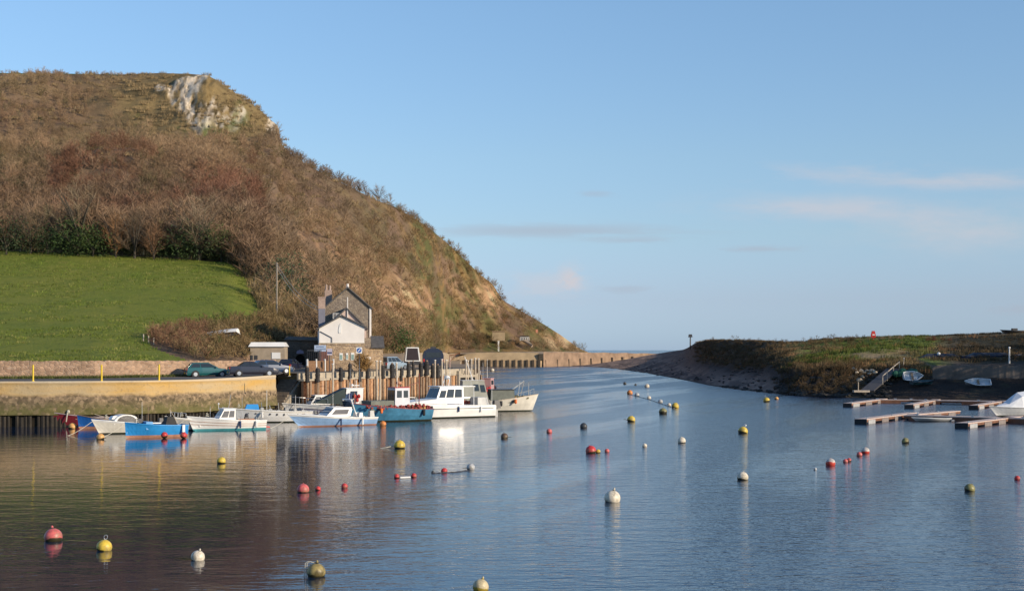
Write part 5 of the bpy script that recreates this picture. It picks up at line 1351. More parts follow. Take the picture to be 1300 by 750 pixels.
# dark covered trailer box with white frame, and a dark covered hoist
x,y,_=qpt(524,4.5); t=thing('cargo_trailer',(x,y,DZ),R(8),'open backed dark box trailer with a white frame behind the fishing quay','trailer')
m=MB(); m.frus(-.95,.95,0,2.8,1.0,-.75,.75,.1,2.7,2.75); m.build('box_body',white,t)
m=MB(); m.frus(-.80,.80,-.02,.3,1.12,-.66,.62,.07,.3,2.62); m.build('open_back',simple('trailer_interior',(.03,.02,.025),.8,.2,2),t)
m=MB(); m.box(-.9,.9,.1,2.7,.55,1.0); m.build('chassis',dkgrey,t)
for sg in (-1,1): m=MB(); m.tube((sg*.85,1.4,.33),(sg*1.02,1.4,.33),.33,.33,16); m.build('wheel',black,t)
x,y,_=qpt(550,5); t=thing('covered_van',(x,y,DZ),R(5),'dark blue covered van with a rounded top standing on the quay behind the posts','van')
m=MB(); pr=[(-1.35,.4),(1.35,.4),(1.35,1.7),(1.15,2.25),(.6,2.6),(-.6,2.6),(-1.15,2.25),(-1.35,1.7)]; m.prism(pr,0,3.8); m.build('body',ncar,t)
m=MB(); m.box(-.95,.95,-.02,0,1.45,2.1); m.build('rear_window',glass,t)
for sg in (-1,1):
    m=MB(); m.box(sg*1.2-.09,sg*1.2+.09,-.03,0,.9,1.25); m.build('tail_light',redp,t)
    for yy_ in (.8,3.0): m=MB(); m.tube((sg*1.05,yy_,.33),(sg*1.38,yy_,.33),.34,.34,16); m.build('wheel',black,t)
m=MB(); m.box(-.35,.35,.5,1.2,2.6,2.85); m.build('roof_vent',dkgrey,t)
# davit at quay end
x,y,_=qpt(571,1.2); t=thing('quay_hoist',(x,y,DZ-.3),R(10),'small rusty lifting hoist on the outer end of the fishing quay','hoist')
m=MB(); m.tube((0,0,0),(0,0,2.0),.09,.07,8); m.tube((0,0,2.0),(1.3,-.2,2.3),.06,.05,6); m.tube((0,0,1.2),(.8,-.1,2.15),.04,.04,6); m.build('jib',varn,t)
m=MB(); m.box(-.35,.35,-.3,.3,0,.5,0,.04); m.build('winch_box',dkgrey,t)

# ================================================================ FAR WALL AND HEADLAND PIECES
Yw=566.; 
fw=thing('sea_wall',P(604,444,Yw)[:2]+(0,),0,'long pale concrete sea wall on piles closing the harbour below the headland','sea wall')
ox,oy,_=fw.location
def wx(px,Y=Yw): return (px-CX)*Y/F-ox
zt=lambda py,Y=Yw: H+(HZ-py)*Y/F
fwm=simple('pale_sea_wall',(.44,.33,.20),.9,.35,.22,.05,obj=False); fwp=simple('pale_piling',(.42,.30,.18),.9,.4,.3,.05,obj=False)
m=MB(); m.box(wx(575),wx(686),0,1.2,-1,zt(457)); m.add([(wx(686),0,-1),(wx(835,640),640-Yw,-1),(wx(835,640),640-Yw,3.0),(wx(686),0,zt(457))],[(0,1,2,3)]); m.build('pile_face',fwp,fw)
m=MB(); px=582.
while px<686: m.box(wx(px)-.42,wx(px)+.42,-.5,-.01,-1,zt(456.6)); px+=7.9
for i in range(11):
    t=(i+.4)/11.; x=wx(686)+(wx(835,640)-wx(686))*t; y_=74*t; m.box(x-.35,x+.35,y_-1.0,y_+.3,-1,zt(457)+(4.2-zt(457))*t*.9)
pp_=m
pp_.build('pile_row',dwood,fw)
m=MB(); n=26; V=[]
topc=[(570,456.5),(585,451.5),(597,448.2),(625,447.2),(684,447.6)]
for i in range(n+1):
    px=570+(684-570)*i/n; py_=np.interp(px,[a for a,_ in topc],[b for _,b in topc])+.25*math.sin(i*2.1); V+=[(wx(px),.3,zt(457.2)),(wx(px),1.3,zt(py_)),(wx(px),3.4,zt(py_)),(wx(px),3.4,0)]
for i in range(n):
    for j in range(3): a=i*4+j; m.f.append((a,a+4,a+5,a+1))
m.v=V;m.m=[0]*len(m.f); m.build('upper_wall',fwm,fw)
m=MB(); V=[]; n=20
for i in range(n+1):
    t=i/n; xx=wx(690)+(wx(835,640)-wx(690))*t; Y=Yw+74*t; py_=446.5+.35*math.sin(i*1.7)+t*2.2; V+=[(xx,Y-Yw+.3,0),(xx,Y-Yw+1.0,zt(py_,Y)),(xx,Y-Yw+4,zt(py_,Y)),(xx,Y-Yw+4,0)]
m.v=V
for i in range(n):
    for j in range(3): a=i*4+j; m.f.append((a,a+4,a+5,a+1))
m.m=[0]*len(m.f); m.build('outer_wall',simple('brown_sea_wall',(.30,.20,.13),.9,.45,.3,.05,obj=False),fw)
m=MB(); m.box(wx(684),wx(690),-.2,2.5,zt(457),zt(449)); m.build('gap_hut',dwood,fw)
# headland structures
x,y,z=land(634,437); t=thing('lookout_hut',(x,y,z-1),0,'small tan ruined hut wall on the slope above the sea wall','hut')
k=y/F; m=MB(); m.box(-8*k,8*k,0,3,0.5,z*0+10*k+1); m.build('wall',fwm,t); m=MB(); m.box(-8.6*k,8.6*k,-.3,3.3,10*k+1,10*k+1.35); m.build('roof',wood,t)
t.location.z=H+(HZ-431)*k-1
x,y,z=land(634,443); t=thing('marker_post',(x,y-2,H+(HZ-443)*y/F),0,'white upright marker post just above the sea wall','post'); k=y/F
m=MB(); m.box(-.9*k,.9*k,-.2,.2,-1,9.5*k); m.build('pole',white,t)
m=MB(); m.box(-1.3*k,1.3*k,-.3,.3,9.5*k,10.2*k); m.build('cap',white,t)
x,y,z=land(667,438); k=y/F; t=thing('hillside_hut',(x,y-1,H+(HZ-431)*k-.5),0,'little hut with a railed front and pale steps on the lower headland','hut')
m=MB(); m.box(-5.5*k,5.5*k,0,3,0,5.5*k); m.build('wall',simple('grey_hut_wall',(.22,.19,.16),.85,.3,1),t)
m=MB(); 
for i in range(6): m.box((-5.5+i*2.2)*k-.12,(-5.5+i*2.2)*k+.12,-.8,-.6,0,4.5*k)
m.box(-5.5*k,5.5*k,-.85,-.6,4.1*k,4.6*k); m.build('railing',white,t)
m=MB(); m.box(-6*k,6*k,-1,3.3,5.5*k,6.1*k); m.build('roof',dkgrey,t)
m=MB(); m.sheet((-3*k,-1,-.2),(8.5*k,-6,-9*k),(10*k,-6,-6.5*k),(3*k,-1,0),.6); m.build('steps',simple('pale_steps',(.45,.35,.25),.9,.3,1),t)
x,y,z=land(681,419); k=y/F; t=thing('hazard_sign',(x,y-2,z),0,'tiny red and white board on the headland slope','sign')
m=MB(); m.box(-1.3*k,1.3*k,-.1,.1,0,4*k); m.build('board',simple('salmon_board',(.6,.25,.15),.7,.2,2),t); m=MB(); m.box(-.3,.3,0,.2,-2,0); m.build('pole',wood,t)

# ================================================================ RIGHT BANK
# per column: (py,Y) for waterline, beach, foot of bank, mid bank, crest, behind
RB=[(700,[(461.5,610),(461.4,612),(461.2,614),(461.1,616),(461.0,618)]),
 (740,[(464.8,571),(464.6,574),(464.2,577),(463.9,580),(463.6,583)]),
 (770,[(466.8,521),(465,540),(463,560),(461,578),(459.8,590)]),
 (800,[(470.5,448),(467,480),(462.5,530),(458,575),(455.0,603)]),
 (835,[(476,371),(470.5,400),(461,470),(453,550),(448.6,620)]),
 (870,[(482.5,309),(475,335),(462,390),(448,450),(443.2,490)]),
 (884,[(485.5,286),(477,310),(463,345),(445,372),(434.5,385)]),
 (900,[(489,264),(479,285),(464,315),(446,330),(431.5,342)]),
 (930,[(493.5,240),(481,262),(467,285),(447,300),(431.5,315)]),
 (960,[(497,224),(485,240),(472,258),(450,272),(432.5,290)]),
 (985,[(499.5,214),(488,222),(473,232),(452,250),(433.5,275)]),
 (1015,[(502.5,203),(489,209),(472,216),(453,234),(433.5,268)]),
 (1050,[(504,198),(489,204),(470,211),(451,230),(430.5,262)]),
 (1100,[(505,195),(488,202),(467,209),(449,225),(428.5,258)]),
 (1150,[(506.5,190),(489,198),(466.5,207),(452,222),(426.5,254)]),
 (1185,[(507.5,187),(490,196),(479,203),(463.5,204.5),(426.5,252)]),
 (1240,[(508,186),(491,195),(479.5,201.5),(464,203),(424.5,250)]),
 (1300,[(508,186),(491,195),(480,199.5),(464.5,201),(421.5,248)]),
 (1800,[(509,183),(492,190),(482,195),(465,197),(410,240)])]
ru=np.arange(700,1800,1.8); NR=len(ru)
ctrl=np.zeros((5,NR,2))
for k in range(5):
    for c in range(2): ctrl[k,:,c]=smooth1(np.interp(ru,[a for a,_ in RB],[b[k][c] for _,b in RB]),5)
seg=[10,16,16,30]; RPY=[];RYY=[];SEG=[]
RPY.append(F*(H+.9)/(F*H/(ctrl[0,:,0]-HZ))+HZ); RYY.append(F*H/(ctrl[0,:,0]-HZ)-4.0*np.ones(NR)); SEG.append(0)
RPY[0]=HZ+F*(H+.9)/RYY[0]
for k in range(4):
    for i in range(seg[k]):
        s=i/seg[k]; RPY.append(ctrl[k,:,0]*(1-s)+ctrl[k+1,:,0]*s); RYY.append(ctrl[k,:,1]*(1-s)+ctrl[k+1,:,1]*s); SEG.append(k+s)
RPY.append(ctrl[4,:,0]); RYY.append(ctrl[4,:,1]); SEG.append(4.)
RPY=np.array(RPY);RYY=np.array(RYY);SEG=np.array(SEG)
# the waterline row must sit at z=0 exactly
RYY[1]=F*H/(RPY[1]-HZ)
RU=np.broadcast_to(ru,RPY.shape); RX=(RU-CX)*RYY/F; RZ=H+(HZ-RPY)*RYY/F
zc=RZ[-1].copy();xc=RX[-1].copy();yc=RYY[-1].copy()
for r_ in range(1,10):
    d=4*r_**1.6; RX=np.vstack([RX,xc+d*.25]);RYY=np.vstack([RYY,yc+d]);RZ=np.vstack([RZ,zc-d*.012*r_]);RPY=np.vstack([RPY,RPY[len(SEG)-1]])
RU=np.broadcast_to(ru,RPY.shape); SG=np.concatenate([SEG,4+np.arange(1,10)])[:,None]*np.ones(RU.shape)
g1=fbm(RX*.13,RYY*.13,31,5)-.5; g2=fbm(RX*.5,RYY*.4,32,3)-.5
amp=np.interp(RU,[700,870,985,1100,1185,1300],[.25,.6,1.0,.8,.35,.35])*np.interp(SG,[0,.3,1.2,2,3.3,3.9,4,6],[0,.2,.5,1.0,.9,.35,.12,.3])
RZ=RZ+(g1*2.2+g2*.9)*amp
c=np.zeros(RU.shape+(3,)); c[...]=(.085,.070,.062)
def mr(mask,colr):
    global c
    k=np.clip(mask,0,1)[...,None]; c=c*(1-k)+np.array(colr)*k
n1=fbm(RX*.25,RYY*.25,35,4); n2=fbm(RX*.06,RYY*.06,36,4)
mr((n1-.5)*4,(.11,.088,.075)); 
shing=np.clip((900-RU)/60,0,1)+np.clip((1.9-SG),0,1)*np.clip((1000-RU)/30,0,1)
mr(shing,(.34,.245,.19)); mr(shing*np.clip((fbm(RX*.35,RYY*.16,39,5)-.5)*8,0,.8),(.13,.10,.085)); n5=fbm(RX*.12,RYY*.9,38,4); mr(shing*np.clip((n5-.5)*7,0,.75),(.17,.125,.105)); mr(shing*np.clip((.25-SG)*5,0,.8),(.10,.075,.06))
bankm=np.clip((RU-880)/12,0,1)*np.clip((SG-2.0)*3,0,1)*np.clip((1020-RU)/30,0,1)
mr(bankm,(.075,.06,.042)); mr(bankm*np.clip((n1-.5)*5,0,1),(.12,.09,.055))
# mud and weedy rocks by the water on the near bank
mud=np.clip((RU-985)/15,0,1)*np.clip((2.0-SG)*3,0,1); mr(mud,(.045,.036,.03)); mr(mud*np.clip((n1-.52)*6,0,1),(.075,.06,.04))
gr=np.clip((RU-985)/40,0,1)*np.clip((SG-2.0)*4,0,1)*np.clip((1215-RU)/30,0,1); mr(gr,(.13,.16,.04)); mr(gr*np.clip((n2-.46)*7,0,1),(.26,.20,.10))
mr(gr*np.clip((2.9-SG)*3,0,1)*np.clip((n1-.4)*6,0,1),(.21,.13,.06)); mr(np.clip((RU-1190)/25,0,1)*np.clip((SG-3.0)*6,0,1),(.055,.05,.032)); mr(np.clip((RU-1190)/25,0,1)*np.clip((SG-3.0)*6,0,1)*np.clip((n2-.5)*6,0,1),(.13,.10,.06))  # mound above the retaining wall painted darker, as tree shade
trk=np.exp(-((SG-2.95-(1100-RU)*.002)/.16)**2)*np.clip((RU-1080)/30,0,1); mr(trk,(.26,.20,.13))
mr(np.clip((SG-3.9)*8,0,1)*np.clip((RU-900)/30,0,1)*.8,(.25,.19,.11))
V=np.stack([RX,RYY,RZ],-1).reshape(-1,3); ii=np.arange(RU.size).reshape(RU.shape)
Qr=np.stack([ii[:-1,:-1],ii[:-1,1:],ii[1:,1:],ii[1:,:-1]],-1).reshape(-1,4)
tag(npmesh('river_bank',V,Qr,hillm,c.reshape(-1,3),True),kind='structure')
def rbank(u,sg):
    j=int(np.clip(round((u-700)/1.8),0,NR-1)); i=int(np.argmin(np.abs(SG[:,0]-sg))); return (RX[i,j],RYY[i,j],RZ[i,j])
def rbank_py(u,v):
    j=int(np.clip(round((u-700)/1.8),0,NR-1)); i=1+int(np.argmin(np.abs(RPY[1:len(SEG),j]-v))); return (RX[i,j],RYY[i,j],RZ[i,j])
# bank vegetation
pp=[];
while len(pp)<5200:
    u=rnd.uniform(884,1780); s=rnd.uniform(1.2,4.3)
    if u>1180 and s<3.05: continue
    if u<985 and s<2.2: continue
    if s<1.9 and rnd.random()<.6: continue
    if 2.75<s<3.12 and u>1090: continue
    pp.append(rbank(u,s)+(u,s))
pp=np.array(pp); u=pp[:,3]; s=pp[:,4]; n2=fbm(pp[:,0]*.08,pp[:,1]*.08,36,4)
cols=np.array([(.20,.15,.08)])*np.ones((len(pp),1)); mixto(((u>1000)&(u<1200)&(s>2.3))*np.clip((.56-n2)*9,0,1),(.11,.14,.035)); mixto((u<1000)*.7,(.11,.085,.05)); mixto((s<2.1)*.9,(.07,.055,.035)); mixto((u>1185)*.85,(.075,.06,.038)); mixto((nr.rand(len(pp))<.12)*.8,(.26,.14,.07))  # tufts at the far right darkened to paint in the tree shade
cols*=(.6+.7*nr.rand(len(pp)))[:,None]
tag(scatter('bank_grass',[blades(34,.7,1.0,.05,q) for q in range(4)],pp,(.4+.7*nr.rand(len(pp)))*np.where(s>3.6,.55,1),cols,twm),kind='stuff')
pp=[]
for _ in range(330):
    u=rnd.uniform(1000,1098); v=rnd.uniform(462,502); pp.append(rbank_py(u,v))
for _ in range(60):
    pp.append(rbank(rnd.uniform(890,1000),rnd.uniform(3.2,4)))
for _ in range(60): pp.append(rbank(rnd.uniform(1010,1100),rnd.uniform(3.5,4)))
pp=np.array(pp); cols=np.array([(.17,.115,.06)])*(.5+.8*nr.rand(len(pp)))[:,None]
tag(scatter('bank_scrub',[twigs(90,1.3,.9,.03,q,8) for q in range(40,43)],pp,.5+.5*nr.rand(len(pp)),cols,twm),kind='stuff')
# weed covered boulders at the water's edge: uncountable rubble
bm=MB(); q=random.Random(8)
def rock(mb,c,r,seed,sz=.6):
    k=random.Random(seed); n0=len(mb.v); mb.ball(c,r,8,6,sz=sz)
    for i in range(n0,len(mb.v)):
        x,y,z=mb.v[i]; f=1+k.uniform(-.22,.22); mb.v[i]=(c[0]+(x-c[0])*f,c[1]+(y-c[1])*f,c[2]+(z-c[2])*f)
for i in range(420):
    u=q.uniform(915,1130); s=q.uniform(0,1.5)**1.3
    if u<985 and s>.25: continue
    x,y,z=rbank(u,s); rock(bm,(x,y,z),q.uniform(.2,.65),i)
tag(bm.build('shore_rubble',simple('weedy_rubble',(.04,.035,.028),.85,.5,1.5,.03,obj=False)),kind='stuff')
sm=MB()
for i in range(380):
    u=q.uniform(770,985); s=q.uniform(.1,2.6)
    x,y,z=rbank(u,s); rock(sm,(x+q.uniform(-1,1),y+q.uniform(-2,2),z),q.uniform(.10,.34),3000+i,.5)
tag(sm.build('shingle_stones',simple('dark_shingle_stone',(.10,.08,.07),.9,.6,.6,.02,obj=False)),kind='stuff')
# pale stones beside the gangway
for i,(u,v) in enumerate([(1084,472),(1087,476),(1092,471),(1096,474),(1099,470),(1094,480),(1103,475),(1107,471),(1111,474),(1090,484)]):
    x,y,z=rbank_py(u,v); m=MB(); rock(m,(0,0,.15),q.uniform(.28,.5),900+i,.7); o=m.build('pale_stone',simple('pale_rock',(.45,.38,.28),.9,.3,2,.03)); o.location=(x,y-.3,z+.1)
    tag(o,'pale stone in the small heap on the bank left of the gangway handrail','stone','pale stones heaped beside the gangway')
# gangway
a=Vector(rbank_py(1134,470)); b_=Vector(G(1101,498,.9)); 
gw=thing('gangway',(0,0,0),0,'sloping timber gangway with a handrail running down the right bank to the water','gangway')
d=(b_-a).normalized(); sd_=d.cross(Vector((0,0,1))).normalized()*.9
m=MB(); m.sheet(tuple(a+sd_+Vector((0,0,.3))),tuple(a-sd_+Vector((0,0,.3))),tuple(b_-sd_+Vector((0,0,.3))),tuple(b_+sd_+Vector((0,0,.3))),.15); m.build('walkway',simple('grey_boards',(.06,.055,.055),.8,.3,2),gw)
m=MB(); m.box(b_.x-1.9,b_.x+.2,b_.y-.6,b_.y+.4,.95,1.2); m.build('landing_stage',pwood,gw)
m=MB(); up_=Vector((0,0,1.25)); pts=[a+(b_-a)*t-sd_ +up_ for t in (0,.25,.5,.68)]; m.path([tuple(p) for p in pts],.07,6)
for p in pts: m.tube(tuple(p-Vector((0,0,1.2))),tuple(p),.06,.06,6)
m.build('handrail',pwood,gw)
m=MB(); m.tube((b_.x-1.2,b_.y,.9),(b_.x-1.2,b_.y,2.3),.06,.06,6); m.build('handrail_post',pwood,gw)
# retaining wall on the right bank
pl=[]
for u,yb,yt in ((1184,479,463.5),(1240,479.5,463.8),(1300,480,464.2),(1500,481,465),(1790,482,465)):
    Y=np.interp(u,[1184,1240,1300,1800],[202.5,201,199,194.5]); pl.append(((u-CX)*Y/F,Y,H+(HZ-yb)*Y/F-.8,H+(HZ-yt)*Y/F))
tag(stonewall('retaining_wall',pl,0,.6,simple('shabby_concrete_wall',(.17,.14,.115),.9,.4,.5,.03,obj=False),6),'low grey retaining wall along the right bank above the beached dinghies','wall')
# dinghies on the hard
wd_=simple('pale_grey_hull',(.5,.53,.55),.5,.15,2)
x,y,z=rbank_py(1157,484); dinghy('rowing_boat',(x,y,z+.55),R(12),(R(62),0,),2.6,1.5,(wd_,wd_,wd_),'round grey white dinghy tilted on its side beside green netting on the right bank')
x,y,z=rbank_py(1241,490); dinghy('rowing_boat',(x,y,z+.35),R(172),(R(-38),0),3.3,1.5,(wd_,wd_,white),'white rowing dinghy with a blue bottom lying alone below the retaining wall')
x,y,z=rbank_py(1170,489); dinghy('rowing_boat',(x,y,z+.2),R(20),(R(10),0),3.4,1.4,(simple('dark_teal_hull',(.02,.07,.08),.5,.3,2),black,black),'dark teal boat lying in shadow just right of the round dinghy',gun=dkgrey)
x,y,z=rbank_py(1148,479); m=MB(); k=random.Random(2)
for i in range(16): m.ball((x+k.uniform(-1.6,1.4),y+k.uniform(-.6,.6),z+.3+k.uniform(0,.5)),k.uniform(.4,.7),9,6)
tag(m.build('netting_heap',netg),'heap of dark green netting left of the round dinghy on the right bank','netting')
# dark covered boats behind the wall
for u,v,L,c_,l in ((1198,455,7.0,dkgrey,'dark covered boat laid up behind the retaining wall, with a white spot at its bow'),(1262,455,8.5,bluen,'navy covered boat laid up behind the retaining wall near the right edge')):
    x,y,z=rbank_py(u,v); r=thing('covered_boat',(x,y+1.5,z-.55),R(4),l,'boat'); sec,g=hull(L,2.3,.7,1.0,draft=.3,parent=r,mats=(c_,black,c_),inner=c_,rake=.6); g.build('gunwale',dkgrey,r)
    m=MB(); m.frus(-L*.42,L*.4,-.95,.95,.72,-L*.3,L*.25,-.2,.2,1.25); m.build('cover',simple('dark_tarpaulin',(.03,.035,.05),.6,.3,2),r)
    if u<1230: m=MB(); m.ball((-.6,-.6,1.2),.28,8,6); m.build('fender_ball',white,r)
x,y,z=rbank_py(1282,462); t=thing('marker_post',(x,y,z),0,'white post standing by the track above the retaining wall near the right edge','post'); k=y/F
m=MB(); m.tube((0,0,-.3),(0,0,20*k),.13,.10,8); m.build('pole',white,t); m=MB(); m.ball((0,0,20*k),.16,8,6); m.build('cap',white,t)
x,y,z=rbank_py(1147,466); t=thing('marker_post',(x,y,z),0,'thin leaning white stake at the bank edge above the green netting','post')
m=MB(); m.tube((0,0,-.3),(.15,0,1.3),.06,.05,6); m.build('pole',pwood,t); m=MB(); m.box(.08,.22,-.05,.05,1.3,1.42); m.build('cap',white,t)
# red lifebelt housing
x,y,z=rbank_py(1106,431); k=y/F; t=thing('lifebuoy_cabinet',(x,y-1,z-.1),0,'red lifebuoy housing on a short post on the grassy bank top','lifebuoy cabinet')
zb=H+(HZ-429)*k-z+.15; m=MB(); m.frus(-.42,.42,-.15,.15,zb,-.40,.40,-.2,.2,zb+.5); m.frus(-.40,.40,-.2,.2,zb+.501,-.25,.25,-.14,.14,zb+1.2); m.build('housing',redp,t)
m=MB(); m.tube((0,.05,-.2),(0,.05,zb),.08,.08,6); m.build('post',redp,t); m=MB(); m.box(-.2,.2,-.23,-.20,zb+.42,zb+.62); m.build('label_plate',white,t)
# lamp / beacon post
x,y,z=rbank_py(876,443); k=y/F; t=thing('beacon_post',(x,y,z-.5),0,'dark beacon post standing on the shingle crest left of the earth bank','beacon')
hh=H+(HZ-428)*k-z+.5; m=MB(); m.tube((0,0,0),(0,0,hh),.22,.18,8); m.build('pole',dkgrey,t)
m=MB(); m.frus(-.6,.6,-.5,.5,hh,-.45,.45,-.4,.4,hh+.9); m.build('lamp_head',dkgrey,t)
# boat on trailer on the skyline
x,y,z=rbank_py(1290,424); r=thing('boat_on_trailer',(x,y+1,z+.55),R(184),'dark boat on a trailer on the skyline at the right edge','boat')
r.location.z=H+(HZ-422.5)*y/F+.05; r.scale=(.75,.8,.8)
sec,g=hull(5.4,1.7,.45,.62,draft=.1,parent=r,mats=(dkgrey,black,greyw),inner=dkgrey,rake=.8); g.build('gunwale',dkgrey,r)
outboard(r,-2.6,.5); m=MB(); m.box(-2.0,3.4,-.5,.5,-.35,-.22); m.build('trailer_frame',dkgrey,r)
for sg in (-1,1): m=MB(); m.tube((-.6,sg*.6,-.5),(-.6,sg*.8,-.5),.33,.33,14); m.build('wheel',black,r)
m=MB(); m.box(-.6,.6,-.4,.4,.5,.95); m.build('console',dkgrey,r)
# red brown shrub patches on the crest
for i,(u,l) in enumerate([(1062,'dark low bramble clump on the grassy crest left of the red lifebuoy housing'),(1196,'reddish bramble clump on the crest above the retaining wall'),(1124,'dry straw coloured bush just right of the red lifebuoy housing')]):
    x,y,z=rbank(u,3.85); pt_=np.array([(x+rnd.uniform(-3,3),y+rnd.uniform(-1,1),z-.1) for _ in range(16)])
    o=scatter('bramble_clump',[twigs(90,1.0,1.0,.03,60+i,9)],pt_,.6+.5*nr.rand(16),np.array([[(.09,.06,.04),(.17,.07,.045),(.26,.19,.12)][i]])*(.7+.6*nr.rand(16))[:,None],twm); tag(o,l,'bramble')

# off-frame trees of the boat yard on the right bank (they throw the shade over its mound)
for i,(X_,Y_,h,w) in enumerate([(88,181,15,15),(99,178,16,15),(108,188,17,16),(118,196,16,15),(96,195,14,14),(130,185,17,16),(112,172,15,14),(103,214,14,16),(112,224,15,16),(120,210,16,16),(128,228,16,17),(140,214,16,16),(118,240,15,16),(135,248,16,17)]):
    rt=thing('evergreen_tree',(X_,Y_,3.5),0,'tall dark tree in the yard beyond the right edge of the picture','tree','yard trees beyond the right edge')
    V_,F_=leaves(2600,h,w*.5,.9,500+i,13); cc=np.array([(.035,.05,.02)])*np.ones((len(V_),1)); o=npmesh('crown',V_,F_,lfm,cc); o.parent=rt
    m=MB(); m.tube((0,0,-1),(0,0,h*.5),.4,.2,8); m.build('trunk',barkm,rt)

# ================================================================ PONTOONS
deckm=simple('pontoon_deck_boards',(.60,.47,.40),.8,.3,2,.01); pont=simple('pontoon_side_rust',(.20,.09,.05),.85,.4,1.5); flo=simple('white_float_block',(.40,.40,.39),.6,.2,2)
flo2=simple('brown_grey_float_block',(.24,.20,.18),.75,.3,2)
def pontoon(x0,y0,x1,y1,w,label,group,zt=.46,cap=True,floats=3):
    L=math.hypot(x1-x0,y1-y0); r=thing('pontoon_finger' if floats else 'pontoon_walkway',(x0,y0,0),math.atan2(y1-y0,x1-x0),label,'pontoon',group)
    m=MB(); m.box(0,L,-w/2,w/2,zt-.08,zt); n=int(L/.6)
    m.build('deck',deckm,r)
    m=MB(); m.box(.05,L-.05,-w/2+.03,w/2-.03,zt-.30,zt-.085); m.build('side_beam',pont,r)
    k=max(2,floats) if floats else int(L/4)
    for i in range(k):
        c0=(i+.12)*L/k; m=MB(); m.box(c0+.02,c0+L/k*.5,-w/2-.02,w/2+.02,-.25,zt-.12,0,.02); m.build('float_block',(flo if i==0 else flo2) if floats else pont,r)
    if floats: m=MB(); m.box(-.12,.0,-w/2-.03,w/2+.03,-.2,zt-.03); m.build('end_shade',black,r)  # black slab paints the shade on the finger's outer end
    for xx in ([.5,L*.5] if floats else [L*.1,L*.5,L*.85]):
        m=MB(); m.box(xx-.12,xx+.12,-w/2+.08,-w/2+.16,zt,zt+.10); m.tube((xx-.2,-w/2+.12,zt+.12),(xx+.2,-w/2+.12,zt+.12),.025,.025,5); m.build('cleat',steel,r)
    return r
fg='floating pontoons by the right bank'
def gz(px,py): return G(px,py,.46)
def pw(a,b_,w,l,fl=3):
    A_=gz(*a);B2=gz(*b_); return pontoon(A_[0],A_[1],B2[0],B2[1],w,l,fg,floats=fl)
pw((1150,526.3),(1330,531.0),1.6,'front pontoon walkway running off to the right edge of the picture',0)
pw((1093,531.5),(1158,523.2),1.05,'front pontoon finger pointing left, nearest the open river',4)
pw((1158,525.5),(1214,521.0),.95,'short pontoon finger standing off the back of the front walkway',3)
pw((1221,536.5),(1292,527.6),1.05,'front pontoon finger nearest the right edge of the picture',4)
pw((1160,507.2),(1330,509.8),1.5,'rear pontoon walkway close under the right bank',0)
pw((1076,511.5),(1122,505.6),.95,'leftmost rear pontoon finger below the gangway',3)
pw((1108,506.6),(1165,507.0),.95,'low rear pontoon length linking the leftmost finger to the walkway',0)
pw((1154,513.2),(1189,506.6),.95,'rear pontoon finger in the middle of the rear walkway',3)
pw((1236,514.2),(1272,508.2),.95,'rear pontoon finger just left of the white covered boat',3)
# grey skiff between the pontoons
x,y,_=G(1197,536.5); r=thing('skiff',(x,y+3,0),R(182),'low grey white skiff afloat behind the front pontoon fingers','boat')
sec,g=hull(3.2,1.2,.28,.35,parent=r,mats=(greyw,weed,white),inner=greyw,rake=.4,draft=.1,boot=.03,floor=.08); g.build('gunwale',white,r); seat(r,0,.4,.2)
# covered white boat at right edge
x,y,_=G(1297,529.0); r=thing('covered_motor_boat',(x+1.1,y+2.2,0),R(196),'white motor boat under a pale tarpaulin moored at the front pontoon on the right edge','boat')
sec,g=hull(6.4,2.3,.8,1.0,parent=r,mats=(white,weed,greyw),inner=white,rake=.9); g.build('gunwale',white,r)
cs=[(-3.1,1.1,.8,1.0),(-2.0,1.1,.8,2.3),(-.6,1.1,.8,2.55),(.9,1.05,.82,2.35),(2.2,.75,.85,1.35),(3.3,.2,.95,1.05)]
m=MB(); V=[]
for x_,w_,zb,zt_ in cs: V+=[(x_,-w_,zb),(x_,-w_*.80,zb+(zt_-zb)*.75),(x_,0,zt_),(x_,w_*.80,zb+(zt_-zb)*.75),(x_,w_,zb)]
m.v=V
for i in range(len(cs)-1):
    for j in range(4): a=i*5+j; m.f.append((a,a+1,a+6,a+5))
m.f+=[(0,1,2,3,4)[::-1]]; m.m=[0]*len(m.f); m.build('tarpaulin',whcan,r)
m=MB(); m.box(-3.6,-3.2,-.25,.25,.3,1.0); m.build('outboard_motor',black,r)
m=MB(); m.ball((-.7,.3,2.75),.12,8,6); m.tube((-.7,.3,2.4),(-.7,.3,2.7),.03,.03,5); m.build('stern_light',white,r)

# ================================================================ BUOYS
def buoymat(name,col,weedc=(.035,.03,.012),lv=.30,patch=.0):
    m,nt,b=newmat(name); tc=nt.nodes.new('ShaderNodeTexCoord'); s=nt.nodes.new('ShaderNodeSeparateXYZ'); nt.links.new(tc.outputs['Generated'],s.inputs[0])
    n=noise(nt,tc.outputs['Object'],3.5,4,.6); z=mth(nt,'MULTIPLY_ADD',n,.30,s.outputs[2]); z=mth(nt,'SUBTRACT',z,.15)
    c=mixc(nt,ramp(nt,noise(nt,tc.outputs['Object'],9,4),.42,.72),col,tuple(x*.55+.02 for x in col)); c=mixc(nt,mth(nt,'MULTIPLY',ramp(nt,noise(nt,tc.outputs['Object'],3.1,4,.7),.50,.62),.55),c,(.20,.17,.10))
    if patch: c=mixc(nt,ramp(nt,noise(nt,tc.outputs['Object'],2.2,3),.50,.60),c,(.11,.085,.03))
    c=mixc(nt,ramp(nt,z,lv,lv+.07),weedc,c); nt.links.new(c,b.inputs['Base Color']); b.inputs['Roughness'].default_value=.42; b.inputs['Specular IOR Level'].default_value=.4
    bump(nt,b,noise(nt,tc.outputs['Object'],14,3),.4,.02); return m
